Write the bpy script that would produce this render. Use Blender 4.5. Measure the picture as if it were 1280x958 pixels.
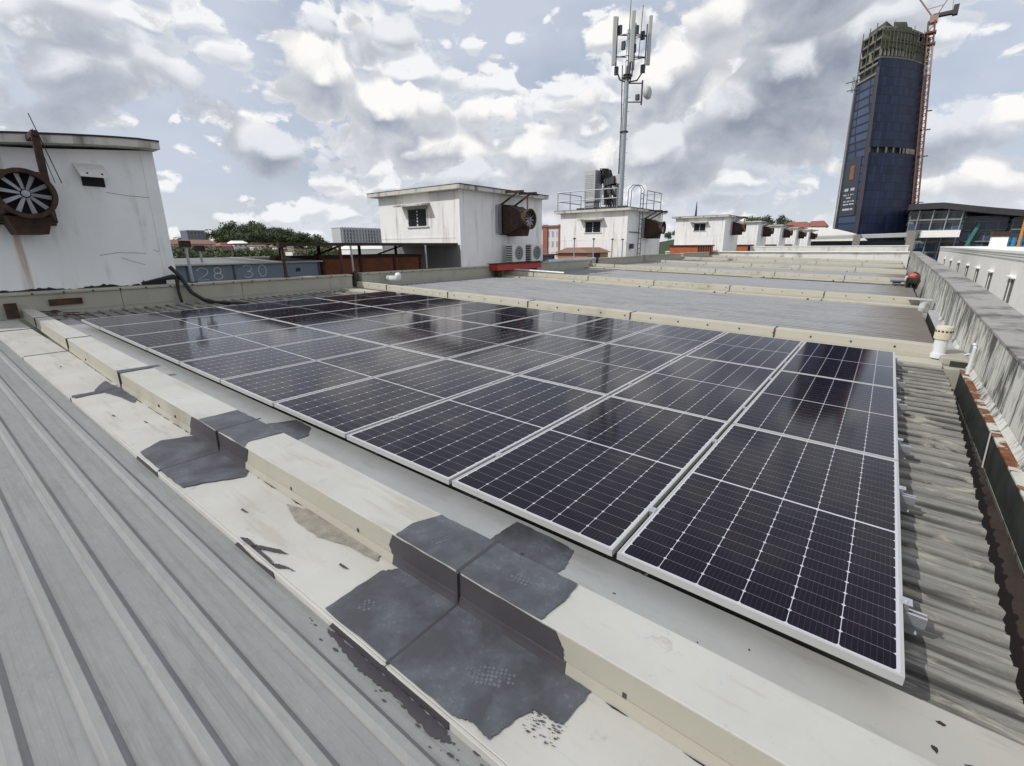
import bpy, bmesh, math, random
from mathutils import Vector, Matrix
random.seed(7)
S = bpy.context.scene
for o in list(bpy.data.objects): bpy.data.objects.remove(o)
C = S.collection
PI = math.pi
AL = math.radians(1.5)                       # fall of the roofs towards the gutter (+X)
RX = Matrix.Rotation(AL, 4, 'Y')             # roof frame -> world
EYE = Vector((-0.2751, -1.7759, 1.3947))

# ------------------------------------------------------------------ camera
_R = ((0.79062911, 0.61213443, 0.01403759), (0.19078237, -0.22449898, -0.95561619), (-0.58181415, 0.75821609, -0.29427989))
def _w(v): return RX.to_3x3() @ Vector(v)
cam = bpy.data.objects.new('camera', bpy.data.cameras.new('camera')); C.objects.link(cam)
r_, d_, f_ = _w(_R[0]), _w(_R[1]), _w(_R[2])
m = Matrix.Identity(4)
for i in range(3):
    m[i][0], m[i][1], m[i][2], m[i][3] = r_[i], -d_[i], -f_[i], EYE[i]
cam.matrix_world = m
cam.data.sensor_width = 36; cam.data.lens = 36 * 588.32 / 1280
cam.data.clip_start = 0.05; cam.data.clip_end = 6000
S.camera = cam

# ------------------------------------------------------------------ light
SUN = Vector((-2.05, -3.5, 3.6)).normalized()
sun = bpy.data.objects.new('sun', bpy.data.lights.new('sun', 'SUN')); C.objects.link(sun)
sun.data.energy = 2.6; sun.data.angle = math.radians(0.6); sun.data.color = (1.0, 0.965, 0.91)
sun.rotation_euler = SUN.to_track_quat('Z', 'Y').to_euler()
S.view_settings.view_transform = 'Standard'; S.view_settings.look = 'None'
S.view_settings.exposure = 0.0; S.view_settings.gamma = 1.0; S.view_settings.use_curve_mapping = False

# ------------------------------------------------------------------ node helper
class NT:
    def __init__(s, tree): s.t = tree; s.L = tree.links
    def put(s, sock, v):
        if v is None: return
        if hasattr(v, 'is_output') : s.L.new(v, sock)
        elif isinstance(v, (int, float)):
            try: sock.default_value = v
            except TypeError: sock.default_value = [v] * len(sock.default_value)
        else:
            v = tuple(v)
            if len(sock.default_value) == 4 and len(v) == 3: v += (1,)
            sock.default_value = v
    def n(s, typ, ins=None, **at):
        nd = s.t.nodes.new(typ)
        for k, v in at.items(): setattr(nd, k, v)
        for k, v in (ins or {}).items(): s.put(nd.inputs[k], v)
        return nd
    def m(s, op, a, b=None, c=None, clamp=False):
        nd = s.n('ShaderNodeMath', operation=op, use_clamp=clamp)
        for i, v in enumerate((a, b, c)): s.put(nd.inputs[i], v)
        return nd.outputs[0]
    def v(s, op, a, b=None):
        nd = s.n('ShaderNodeVectorMath', operation=op); s.put(nd.inputs[0], a); s.put(nd.inputs[1], b)
        return nd.outputs['Value'] if op in ('DOT_PRODUCT', 'LENGTH', 'DISTANCE') else nd.outputs[0]
    def mix(s, f, a, b, bt='MIX'):
        nd = s.n('ShaderNodeMix', data_type='RGBA', blend_type=bt)
        s.put(nd.inputs[0], f); s.put(nd.inputs[6], a); s.put(nd.inputs[7], b); return nd.outputs[2]
    def noise(s, vec, scale, detail=4, rough=.55, dist=0.0):
        nd = s.n('ShaderNodeTexNoise', {'Scale': scale, 'Detail': detail, 'Roughness': rough, 'Distortion': dist})
        s.put(nd.inputs['Vector'], vec); return nd.outputs[0]
    def map(s, vec, scale=(1, 1, 1), loc=(0, 0, 0), rot=(0, 0, 0)):
        nd = s.n('ShaderNodeMapping', {'Scale': scale, 'Location': loc, 'Rotation': rot}); s.put(nd.inputs[0], vec); return nd.outputs[0]
    def rng(s, v, a, b, c=0.0, d=1.0, smooth=False):
        nd = s.n('ShaderNodeMapRange', interpolation_type='SMOOTHSTEP' if smooth else 'LINEAR')
        for i, x in enumerate((v, a, b, c, d)): s.put(nd.inputs[i], x)
        return nd.outputs[0]
    def sep(s, v): nd = s.n('ShaderNodeSeparateXYZ'); s.put(nd.inputs[0], v); return nd.outputs
    def com(s, x, y, z):
        nd = s.n('ShaderNodeCombineXYZ')
        for i, q in enumerate((x, y, z)): s.put(nd.inputs[i], q)
        return nd.outputs[0]

# ------------------------------------------------------------------ sky
W = bpy.data.worlds.new('World'); S.world = W; W.use_nodes = True
W.node_tree.nodes.clear(); k = NT(W.node_tree)
sky = k.n('ShaderNodeTexSky', sky_type='NISHITA', sun_disc=False)
sky.sun_elevation = math.asin(SUN.z); sky.sun_rotation = math.atan2(SUN.x, SUN.y)
sky.air_density = 1.0; sky.dust_density = 1.6; sky.ozone_density = 1.0
D = k.n('ShaderNodeTexCoord').outputs['Generated']
dx, dy, dz = k.sep(D)
def puff(p, sc):                                              # rounded heaps with creases between them
    nd = k.n('ShaderNodeTexVoronoi', {'Scale': sc, 'Randomness': 1.0}, feature='F1'); k.put(nd.inputs['Vector'], p); return k.m('SUBTRACT', 1.0, nd.outputs['Distance'])
wn = k.n('ShaderNodeTexNoise', {'Scale': 5.0, 'Detail': 3.0, 'Roughness': .6}); k.put(wn.inputs['Vector'], D)
warp = k.v('MULTIPLY', k.v('SUBTRACT', wn.outputs['Color'], (.5, .5, .5)), (.13, .13, .10))
def space(up, seed, flat):
    return k.v('ADD', k.v('ADD', k.com(dx, dy, k.m('MULTIPLY', k.m('ADD', dz, up), flat)), warp), seed)
def blobs(lst):
    s = None
    for c, r, a in lst:
        q = k.v('LENGTH', k.v('MULTIPLY', k.v('SUBTRACT', D, c), (1, 1, 1.5))); g_ = k.rng(q, 0.0, r, a, 0.0, True)
        s = g_ if s is None else k.m('ADD', s, g_)
    return s
def layer(under, seed, flat, sb, s1, th, soft, bright, dark, up, extra=None, amt=1.0, l0=-.03, l1=.055):
    p = space(0.0, seed, flat); q = space(up, seed, flat)
    ca = k.m('ADD', k.m('MULTIPLY', k.noise(p, sb, 1, .5), .62), k.m('MULTIPLY', puff(p, s1), .22))
    cb = k.m('ADD', k.m('MULTIPLY', k.noise(q, sb, 1, .5), .62), k.m('MULTIPLY', puff(q, s1), .22))
    fr = k.m('ADD', k.m('MULTIPLY', puff(p, s1 * 2.3), .10), k.m('MULTIPLY', k.noise(p, s1 * 2.8, 4, .68), .17))
    if extra:
        ca = k.m('ADD', ca, blobs(extra)); cb = k.m('ADD', cb, blobs([((c[0], c[1], c[2] - up), r, w) for c, r, w in extra]))
    a = k.m('ADD', ca, fr)
    al = k.rng(a, th, th + soft, 0, amt, True)
    li = k.rng(k.m('ADD', k.m('SUBTRACT', ca, cb), k.m('MULTIPLY', k.m('SUBTRACT', fr, .135), .45)), l0, l1, 0, 1, True)
    body = k.rng(a, th + .02, th + .20)
    lo = k.mix(body, tuple(.5 * (x + y) for x, y in zip(bright, dark)), dark)
    return k.mix(al, under, k.mix(li, lo, bright))
veil = k.rng(k.noise(k.com(dx, dy, k.m('MULTIPLY', dz, 1.8)), 2.6, 4, .6), .28, .56, .52, .95)
out = k.mix(veil, sky.outputs[0], (5.6, 6.1, 7.1))
out = layer(out, (2.2, 9.1, .4), 1.7, 3.0, 14.0, .52, .04, (8.6, 8.7, 8.9), (4.4, 4.9, 5.8), .022, None, 1.0, -.002, .06)
out = layer(out, (5.3, 1.1, 3.2), 1.35, 2.4, 9.5, .55, .04, (9.3, 9.2, 9.0), (3.2, 3.6, 4.5), .030, None, 1.0, .008, .075)
BL = [((-.897, .397, .20), .20, .17), ((-.914, .285, .288), .20, .13), ((-.711, .615, .345), .22, .14), ((-.702, .704, .11), .14, .09), ((-.53, .82, .20), .14, .09), ((-.345, .923, .17), .18, .14), ((-.154, .966, .207), .18, .15), ((-.868, .476, .143), .14, .10), ((-.958, .205, .198), .14, .09), ((.075, .985, .155), .17, .12), ((-.187, .927, .335), .34, .10)]
out = layer(out, (8.6, 4.4, 6.0), 1.25, 2.2, 8.0, .60, .045, (7.8, 8.0, 8.4), (2.3, 2.65, 3.4), .033, BL, .86, .018, .085)
hz = k.rng(dz, -.02, .11, .5, 0.0)
out = k.mix(hz, out, (7.9, 8.2, 8.7))
bg = k.n('ShaderNodeBackground', {'Color': out, 'Strength': 0.106})
k.L.new(bg.outputs[0], k.n('ShaderNodeOutputWorld').inputs[0])

# ------------------------------------------------------------------ materials
def new_mat(name):
    M = bpy.data.materials.new(name); M.use_nodes = True; t = M.node_tree
    b = t.nodes['Principled BSDF']; return M, NT(t), b
def plain(name, col, rough=.6, metal=0.0, var=.18, scale=6, bump=.0, spec=.5, fine=60):
    """one colour, broken up by soft blotches and a fine grain"""
    M, k, b = new_mat(name); oc = k.n('ShaderNodeTexCoord').outputs['Object']
    n1 = k.noise(oc, scale, 6, .6); n2 = k.noise(oc, fine, 3, .6)
    f = k.m('ADD', k.m('MULTIPLY', n1, .75), k.m('MULTIPLY', n2, .25))
    lo = tuple(c * (1 - var) for c in col); hi = tuple(min(1, c * (1 + var)) for c in col)
    k.put(b.inputs['Base Color'], k.mix(k.rng(f, .3, .7), lo, hi))
    k.put(b.inputs['Roughness'], k.rng(n1, .3, .7, max(.02, rough - .1), min(1, rough + .1)))
    b.inputs['Metallic'].default_value = metal; b.inputs['Specular IOR Level'].default_value = spec
    if bump:
        bp = k.n('ShaderNodeBump', {'Strength': bump, 'Distance': .01, 'Height': f}); k.L.new(bp.outputs[0], b.inputs['Normal'])
    return M
def painted_wall(name, col, dirt=(.10, .09, .075), streak=.5, sx=5.0, amount=.35, rust=0.0, lo=.5):
    """painted render with runs of grime: streaks stretched along Z, blotches, optional rust runs"""
    M, k, b = new_mat(name); oc = k.n('ShaderNodeTexCoord').outputs['Object']
    st = k.noise(k.map(oc, (sx, sx, .35)), 1.0, 7, .62, .25)
    bl = k.noise(oc, 1.3, 6, .6); fine = k.noise(oc, 26, 5, .65)
    f = k.m('ADD', k.m('MULTIPLY', st, streak), k.m('MULTIPLY', bl, 1 - streak))
    c = k.mix(k.rng(bl, .3, .7), tuple(x * .93 for x in col), tuple(min(1, x * 1.04) for x in col))
    c = k.mix(k.m('MULTIPLY', k.rng(f, lo, lo + .22, 0, 1, True), amount), c, dirt)
    spots = k.rng(fine, .66, .74, 0, 1)
    c = k.mix(k.m('MULTIPLY', spots, amount * .7), c, tuple(x * 1.6 for x in dirt))
    if rust:
        rs = k.noise(k.map(oc, (2.2, 2.2, .12), (5, 3, 1)), 1.0, 5, .55)
        c = k.mix(k.m('MULTIPLY', k.rng(rs, .60, .72, 0, 1, True), rust), c, (.33, .17, .06))
    k.put(b.inputs['Base Color'], c); b.inputs['Roughness'].default_value = .75
    bp = k.n('ShaderNodeBump', {'Strength': .25, 'Distance': .006, 'Height': k.m('ADD', f, k.m('MULTIPLY', fine, .4))}); k.L.new(bp.outputs[0], b.inputs['Normal'])
    return M
def rusty(name, a=(.055, .026, .016), c=(.23, .085, .03), scale=7, rough=.85, keep=None, keep_amt=.5):
    M, k, b = new_mat(name); oc = k.n('ShaderNodeTexCoord').outputs['Object']
    n = k.noise(oc, scale, 8, .65, .4); col = k.mix(k.rng(n, .35, .68), a, c)
    if keep: col = k.mix(k.rng(k.noise(oc, scale * .55, 6, .6, .5), keep_amt, keep_amt + .06), col, keep)
    k.put(b.inputs['Base Color'], col); b.inputs['Roughness'].default_value = rough
    bp = k.n('ShaderNodeBump', {'Strength': .5, 'Distance': .006, 'Height': n}); k.L.new(bp.outputs[0], b.inputs['Normal'])
    return M
def sheet_metal(name, col, dirt, amount, along=.5, metal=.35, rough=.42, spots=None, rib=None, low_end=False):
    """ribbed roofing: grain and stains drawn out along the ribs (local X)"""
    M, k, b = new_mat(name); oc = k.n('ShaderNodeTexCoord').outputs['Object']
    g = k.noise(k.map(oc, (along * 1.6, 24, 14)), 1.0, 9, .68, .15); bl = k.noise(oc, .8, 6, .6); fine = k.noise(k.map(oc, (6, 40, 20)), 1.0, 5, .6)
    f = k.m('ADD', k.m('MULTIPLY', g, .55), k.m('ADD', k.m('MULTIPLY', bl, .3), k.m('MULTIPLY', fine, .15)))
    c = k.mix(k.rng(bl, .3, .7), tuple(x * .88 for x in col), tuple(min(1, x * 1.1) for x in col))
    c = k.mix(k.rng(k.noise(k.map(oc, (7, 16, 9)), 1.0, 9, .76, .4), .48, .68, 0, .5), c, tuple(x * .70 for x in col))
    c = k.mix(k.rng(k.noise(k.map(oc, (30, 60, 40)), 1.0, 4, .7), .56, .70, 0, .35), c, tuple(min(1, x * 1.35) for x in col))
    c = k.mix(k.m('MULTIPLY', k.rng(f, .47, .60, 0, 1, True), amount), c, dirt)
    if rib:                                    # grime line with rib shade painted in along the foot of every rib
        y = k.sep(oc)[1]; ph, wd, am = rib; q = k.m('ABSOLUTE', k.m('SUBTRACT', k.m('FRACT', k.m('DIVIDE', k.m('SUBTRACT', y, ph - .1), .2)), .5)); q = k.m('MULTIPLY', q, .2)
        ln = k.m('MULTIPLY', k.rng(k.m('ABSOLUTE', k.m('SUBTRACT', q, .038)), 0, wd, 1, 0, True), k.rng(f, .42, .56, .45, 1)); c = k.mix(k.m('MULTIPLY', ln, am), c, tuple(x * .55 for x in dirt))
        c = k.mix(k.rng(q, .010, .020, .30, 0), c, tuple(min(1, x * 1.22) for x in col))  # painted highlight: lighter band along each rib crest
        for q0 in (.075, .088): c = k.mix(k.m('MULTIPLY', k.rng(k.m('ABSOLUTE', k.m('SUBTRACT', q, q0)), 0, .0022, .30, 0), k.rng(g, .4, .6, .3, 1)), c, tuple(x * .7 for x in dirt))
    if low_end:                                # rust-brown wash where the sheets end at the gutter
        x = k.sep(oc)[0]; c = k.mix(k.m('MULTIPLY', k.rng(k.m('ADD', x, k.m('MULTIPLY', g, 1.2)), 5.9, 6.9), .75), c, (.13, .10, .075))
    if spots: c = k.mix(k.rng(k.noise(k.map(oc, (3.0, 12, 5), (2, 7, 0)), 1.0, 7, .68, .4), .54, .66, 0, .85), c, spots)
    k.put(b.inputs['Base Color'], c); b.inputs['Metallic'].default_value = metal
    k.put(b.inputs['Roughness'], k.rng(f, .35, .65, rough - .05, rough + .18))
    bp = k.n('ShaderNodeBump', {'Strength': .2, 'Distance': .004, 'Height': f}); k.L.new(bp.outputs[0], b.inputs['Normal'])
    return M

def make_cells():
    M, k, b = new_mat('solar_cells'); oc = k.n('ShaderNodeTexCoord').outputs['Object']
    x, y, z = k.sep(oc); PW, PL, mx, my = 1.045, 2.065, .021, .021
    cw = (PW - 2 * mx) / 6; ch = (PL / 2 - .007 - my) / 12
    ym = k.m('SUBTRACT', PL / 2, k.m('ABSOLUTE', k.m('SUBTRACT', y, PL / 2)))
    cx = k.m('DIVIDE', k.m('SUBTRACT', x, mx), cw); cy = k.m('DIVIDE', k.m('SUBTRACT', ym, my), ch)
    def near(c, size):
        fr = k.m('FRACT', c); return k.m('MULTIPLY', k.m('MINIMUM', fr, k.m('SUBTRACT', 1.0, fr)), size)
    ddx = near(cx, cw); ddy = near(cy, ch)
    lx = k.m('LESS_THAN', ddx, .0014); ly = k.m('LESS_THAN', ddy, .0007)
    dia = k.m('LESS_THAN', k.m('ADD', ddx, ddy), .0088)
    mid = k.m('GREATER_THAN', ym, PL / 2 - .007)
    edge = k.m('LESS_THAN', k.m('MINIMUM', k.m('MINIMUM', k.m('SUBTRACT', x, mx), k.m('SUBTRACT', PW - mx, x)), k.m('SUBTRACT', ym, my)), .0)
    white = k.m('MAXIMUM', k.m('MAXIMUM', lx, k.m('MULTIPLY', ly, .5)), k.m('MAXIMUM', dia, k.m('MAXIMUM', mid, edge)))
    bus = k.m('LESS_THAN', near(k.m('MULTIPLY', cx, 9.0), cw / 9), .0006)
    cell = k.com(k.m('FLOOR', cx), k.m('FLOOR', k.m('DIVIDE', k.m('SUBTRACT', y, my), ch)), k.n('ShaderNodeObjectInfo').outputs['Random'])
    wn = k.n('ShaderNodeTexWhiteNoise', noise_dimensions='3D'); k.put(wn.inputs[0], cell)
    col = k.mix(wn.outputs[0], (.0042, .0022, .0085), (.0068, .0036, .0125))
    col = k.mix(k.m('MULTIPLY', bus, .07), col, (.5, .5, .55)); col = k.mix(white, col, (.55, .55, .60))
    dust = k.rng(k.noise(oc, 3.2, 5, .6), .40, .75, .0, .006)
    col = k.mix(dust, col, (.35, .31, .27)); k.put(b.inputs['Base Color'], col)
    k.put(b.inputs['Roughness'], k.rng(k.noise(oc, 2.0, 4), .3, .7, .07, .11))
    b.inputs['IOR'].default_value = 1.25; b.inputs['Specular IOR Level'].default_value = .5
    return M
def windows_mat(name, wall, glass, nx, nz, gx=.3, gz=.3, rough=.2, axis='XZ', litvar=.5):
    """a curtain-wall skin: panes in a grid with some variation from pane to pane"""
    M, k, b = new_mat(name); oc = k.n('ShaderNodeTexCoord').outputs['Object']; x, y, z = k.sep(oc)
    h = {'XZ': x, 'YZ': y, 'SZ': k.m('ADD', x, k.m('MULTIPLY', y, .9))}[axis]
    a = k.m('DIVIDE', h, nx); c = k.m('DIVIDE', z, nz)
    bar = k.m('MAXIMUM', k.m('LESS_THAN', k.m('FRACT', a), gx), k.m('LESS_THAN', k.m('FRACT', c), gz))
    wn = k.n('ShaderNodeTexWhiteNoise', noise_dimensions='3D'); k.put(wn.inputs[0], k.com(k.m('FLOOR', a), k.m('FLOOR', c), 1.0))
    col = k.mix(k.m('MULTIPLY', wn.outputs[0], litvar), glass, tuple(min(1, q * 2.4 + .01) for q in glass))
    k.put(b.inputs['Base Color'], k.mix(bar, col, wall)); k.put(b.inputs['Roughness'], k.rng(bar, 0, 1, rough, .7))
    return M
def mould_wall():
    Mt, k, b = new_mat('mouldy_parapet'); oc = k.n('ShaderNodeTexCoord').outputs['Object']
    st = k.noise(k.map(oc, (10, 10, 1.5)), 1.0, 9, .70, .9); st2 = k.noise(k.map(oc, (3.2, 3.2, 1.3), (4, 2, 1)), 1.0, 8, .68, .8); z = k.sep(oc)[2]
    bl = k.noise(oc, 1.1, 5, .6); fine = k.noise(oc, 30, 5, .7)
    f = k.m('ADD', k.m('ADD', k.m('MULTIPLY', st, .42), k.m('MULTIPLY', st2, .33)), k.m('ADD', k.m('MULTIPLY', bl, .17), k.m('MULTIPLY', fine, .08)))
    c = k.mix(k.rng(bl, .3, .7), (.66, .655, .60), (.76, .755, .70))
    f = k.m('ADD', f, k.rng(z, .35, 1.15, .012, .05))
    c = k.mix(k.rng(f, .485, .535, 0, .6, True), c, (.27, .27, .24)); c = k.mix(k.rng(f, .528, .575, 0, .9, True), c, (.05, .053, .046))
    k.put(b.inputs['Base Color'], c); b.inputs['Roughness'].default_value = .85
    bp = k.n('ShaderNodeBump', {'Strength': .3, 'Distance': .006, 'Height': k.m('ADD', f, k.m('MULTIPLY', fine, .4))}); k.L.new(bp.outputs[0], b.inputs['Normal'])
    return Mt
M = {}
M['end_white'] = painted_wall('stained_end_wall', (.74, .73, .69), (.17, .16, .14), .6, 1.4, .8, 0, .495)
M['cells'] = make_cells()
M['alu'] = plain('frame_aluminium', (.50, .50, .49), .45, .25, .05, 3)
M['rail'] = plain('rail_aluminium', (.60, .61, .64), .32, .8, .08, 5)
def curb_paint():
    Mt, k, b = new_mat('cream_curb_paint'); oc = k.n('ShaderNodeTexCoord').outputs['Object']
    bl = k.noise(oc, 1.6, 7, .62, .2); al = k.noise(k.map(oc, (1.2, 9, 9)), 1.0, 7, .65, .2); fine = k.noise(oc, 34, 6, .7); sp = k.noise(oc, 9, 7, .7, .4)
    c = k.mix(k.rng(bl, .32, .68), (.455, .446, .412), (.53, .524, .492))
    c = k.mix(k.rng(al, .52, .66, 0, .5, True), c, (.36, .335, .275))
    c = k.mix(k.rng(sp, .60, .70, 0, .55, True), c, (.33, .315, .275)); c = k.mix(k.rng(k.noise(k.map(oc, (1, 1, 1), (7, 3, 1)), 4.5, 7, .65, .3), .63, .68, 0, .6), c, (.47, .50, .56))
    c = k.mix(k.rng(fine, .64, .74, 0, .5), c, (.25, .235, .20))
    k.put(b.inputs['Base Color'], c); k.put(b.inputs['Roughness'], k.rng(bl, .3, .7, .55, .75))
    bp = k.n('ShaderNodeBump', {'Strength': .35, 'Distance': .004, 'Height': k.m('ADD', k.m('MULTIPLY', al, .6), k.m('MULTIPLY', fine, .4))}); k.L.new(bp.outputs[0], b.inputs['Normal']); return Mt
M['cream'] = curb_paint()
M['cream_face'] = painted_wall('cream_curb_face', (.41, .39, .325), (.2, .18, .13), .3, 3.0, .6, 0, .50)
M['cream_far'] = painted_wall('cream_far_curbs', (.50, .475, .40), (.24, .21, .16), .3, 2.0, .6, 0, .50)
def strip_paint():
    Mt, k, b = new_mat('grey_white_flashing'); oc = k.n('ShaderNodeTexCoord').outputs['Object']; n = k.noise(oc, 1.6, 6, .6); x = k.sep(oc)[0]
    st = k.noise(k.map(oc, (3, 14, 9)), 1.0, 7, .65); fine = k.noise(oc, 45, 5, .7)
    c = k.mix(k.rng(n, .3, .7), (.33, .345, .345), (.39, .405, .405)); c = k.mix(k.rng(k.m('ADD', x, k.m('MULTIPLY', n, .8)), 5.7, 6.6), c, (.44, .425, .38))
    c = k.mix(k.rng(st, .54, .70, 0, .45), c, (.25, .25, .235)); c = k.mix(k.rng(fine, .64, .74, 0, .4), c, (.18, .175, .16)); k.put(b.inputs['Base Color'], c); b.inputs['Roughness'].default_value = .55; return Mt
M['strip'] = strip_paint()
M['seal'] = None
M['roof_left'] = sheet_metal('grey_pan_roofing', (.275, .278, .274), (.196, .198, .195), .6, .5, .10, .62, None, (.12, .010, .30))
M['roof_near'] = sheet_metal('weathered_roofing', (.255, .248, .225), (.075, .072, .066), .9, .9, .02, .75, (.43, .405, .335), (.095, .026, 1.0))
M['roof_far'] = sheet_metal('blue_grey_roofing', (.31, .318, .33), (.21, .21, .205), .6, .5, .10, .6, None, (.095, .022, .95), True)
M['white_wall'] = painted_wall('white_render', (.84, .855, .85), (.26, .24, .19), .5, 3.0, .55, .75, .505)
M['house_white'] = painted_wall('streaked_white_render', (.84, .835, .82), (.25, .21, .165), .8, 4.5, .7, .3, .505)
M['parapet'] = mould_wall()
M['coping'] = painted_wall('dark_coping', (.34, .33, .305), (.055, .052, .048), .3, 7.0, .95, 0, .45)
M['slab'] = painted_wall('roof_slab_edge', (.58, .56, .50), (.028, .026, .022), .75, 2.6, .95, 0, .475)
M['bitumen'] = plain('black_bitumen', (.022, .021, .022), .8, 0, .3, 5, .4)
M['rust'] = rusty('rust_brown', (.028, .018, .013), (.11, .05, .026)); M['rust_dark'] = rusty('dark_rust', (.020, .013, .011), (.075, .034, .02))
M['rust_paint'] = rusty('rusted_paint', (.10, .035, .015), (.28, .10, .035), 9, .85, (.55, .55, .50), .50)
M['orange_box'] = rusty('orange_brown_sheet', (.13, .043, .018), (.26, .085, .035), 1.6)
M['orange_bright'] = rusty('faded_orange_sheet', (.36, .09, .03), (.50, .15, .06), 1.2)
M['salmon'] = plain('salmon_paint', (.46, .22, .15), .7, 0, .15, 2)
M['blade'] = plain('fan_blade_metal', (.30, .31, .335), .5, .2, .2, 6)
M['dark'] = plain('dark_interior', (.012, .012, .013), .9, 0, .2, 3)
M['red'] = plain('red_painted_steel', (.40, .035, .03), .5, 0, .2, 4)
M['ac_white'] = plain('off_white_casing', (.66, .66, .63), .45, 0, .08, 4)
M['grille'] = plain('dark_grille', (.06, .06, .065), .6, 0, .2, 30)
M['blue_shed'] = painted_wall('blue_grey_cladding', (.17, .215, .27), (.07, .075, .085), .6, 2.0, .7, .25, .5)
M['shed_roof'] = plain('pale_shed_roof', (.42, .41, .38), .6, 0, .2, 2)
M['chalk'] = plain('white_paint_strokes', (.56, .58, .60), .8, 0, .15, 12)
M['steel'] = plain('galvanised_steel', (.36, .38, .41), .45, .5, .12, 5)
M['cab_grey'] = plain('equipment_grey', (.45, .46, .46), .5, 0, .08, 3)
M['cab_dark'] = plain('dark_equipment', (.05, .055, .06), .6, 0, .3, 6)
M['black'] = plain('black_rubber', (.014, .014, .015), .6, 0, .2, 10)
M['pvc'] = plain('white_pvc', (.72, .73, .76), .4, 0, .06, 5)
M['cowl'] = plain('cream_plastic', (.66, .60, .48), .5, 0, .1, 6)
M['gutter'] = plain('damp_gutter', (.050, .034, .028), .75, 0, .5, 4, .3)
M['moss'] = plain('mossy_green_black', (.026, .031, .027), .85, 0, .5, 5, .3)
M['silver'] = plain('silver_foil_duct', (.50, .51, .52), .45, .3, .3, 9, .6)
M['antenna'] = plain('antenna_white', (.50, .51, .49), .5, 0, .05, 2)
M['glass_dark'] = plain('dark_window_glass', (.03, .035, .045), .12, 0, .3, 3)
M['leaf'] = None
M['window_grey'] = plain('dusty_window_opening', (.16, .155, .145), .6, 0, .5, .4)
M['net_blue'] = windows_mat('blue_netting', (.005, .009, .026), (.006, .0125, .040), 2.2, 3.2, .08, .06, .6, 'SZ', .7)
M['tower_glass'] = windows_mat('tower_blue_panels', (.022, .026, .042), (.020, .036, .085), 1.9, 3.2, .10, .26, .3, 'SZ', .6)
M['concrete'] = plain('raw_concrete', (.23, .22, .195), .85, 0, .25, .4)
M['concrete_green'] = plain('green_scaffold_net', (.10, .105, .07), .9, 0, .5, .6)
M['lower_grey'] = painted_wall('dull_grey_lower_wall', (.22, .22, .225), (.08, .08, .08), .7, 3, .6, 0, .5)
M['crane'] = plain('crane_red', (.16, .065, .04), .6, 0, .2, .3)
M['crane_white'] = plain('crane_pale', (.34, .24, .20), .6, 0, .1, .3)
M['mullion'] = plain('dark_mullion', (.05, .045, .055), .5, 0, .15, .3)
M['sign'] = plain('dark_sign_face', (.045, .05, .07), .6, 0, .1, .2)
M['glazing'] = windows_mat('slab_block_glazing', (.20, .21, .22), (.024, .040, .066), 3.1, 3.6, .08, .16, .15, 'XZ', .9)
M['dark_roof'] = plain('dark_curved_roof', (.035, .033, .036), .5, 0, .15, .3)
M['offwhite'] = painted_wall('neighbour_white', (.90, .885, .84), (.3, .28, .24), .7, .5, .3, 0, .55)
M['pale_grey'] = plain('pale_grey_roof', (.40, .41, .40), .6, 0, .12, .3)
M['terracotta'] = plain('terracotta_tiles', (.25, .15, .115), .8, 0, .2, .4)
M['red_roof'] = plain('red_roof_tiles', (.30, .105, .085), .7, 0, .15, .4)
M['pink'] = plain('pink_wall', (.42, .26, .25), .8, 0, .1, .3)
M['flats'] = windows_mat('apartment_facade', (.52, .53, .55), (.10, .11, .14), 2.9, 3.0, .45, .35, .4, 'YZ', .5)
M['flats2'] = windows_mat('grey_block_facade', (.16, .18, .21), (.07, .08, .11), 2.5, 3.0, .4, .3, .4, 'YZ', .5)
M['ground'] = plain('city_ground', (.10, .105, .085), .9, 0, .45, .02, 0, .3, .2)
M['hill'] = plain('hill_ground', (.045, .06, .025), .9, 0, .4, .05, 0, .3, .6)
M['skin'] = plain('skin', (.35, .2, .13), .6, 0, .1, 10)
M['shirt'] = plain('red_cloth', (.48, .045, .04), .85, 0, .15, 12)
M['trousers'] = plain('black_cloth', (.016, .016, .02), .85, 0, .2, 12)
M['hair'] = plain('black_hair', (.012, .01, .01), .7, 0, .2, 20)
M['shirt_white'] = plain('white_cloth', (.62, .6, .58), .85, 0, .1, 12)

def make_seal():
    Mt, k, b = new_mat('grey_sealant'); oc = k.n('ShaderNodeTexCoord').outputs['Object']
    n = k.noise(oc, 5, 7, .62, .3); f = k.noise(oc, 60, 4, .65)
    col = k.mix(k.rng(n, .40, .62), (.060, .062, .072), (.098, .107, .124))
    sc = k.rng(k.m('ADD', k.m('MULTIPLY', n, .5), k.m('MULTIPLY', f, .5)), .55, .66, 0, .35)
    k.put(b.inputs['Base Color'], k.mix(sc, col, (.22, .24, .26))); k.put(b.inputs['Roughness'], k.rng(n, .3, .7, .42, .62))
    bp = k.n('ShaderNodeBump', {'Strength': .35, 'Distance': .004, 'Height': k.m('ADD', n, k.m('MULTIPLY', f, .4))}); k.L.new(bp.outputs[0], b.inputs['Normal'])
    return Mt
M['seal'] = make_seal()
M['seal_face'] = plain('dark_brown_sealant', (.052, .048, .054), .6, 0, .2, 4, .25)
def make_leaf():
    Mt, k, b = new_mat('leaves'); oi = k.n('ShaderNodeObjectInfo').outputs['Random']
    g = k.n('ShaderNodeTexCoord').outputs['Object']; n = k.noise(g, .5, 3)
    c = k.mix(k.rng(k.m('ADD', k.m('MULTIPLY', n, .6), k.m('MULTIPLY', oi, .4)), .3, .75), (.036, .060, .024), (.105, .135, .052))
    k.put(b.inputs['Base Color'], c); b.inputs['Roughness'].default_value = .7; return Mt
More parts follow.
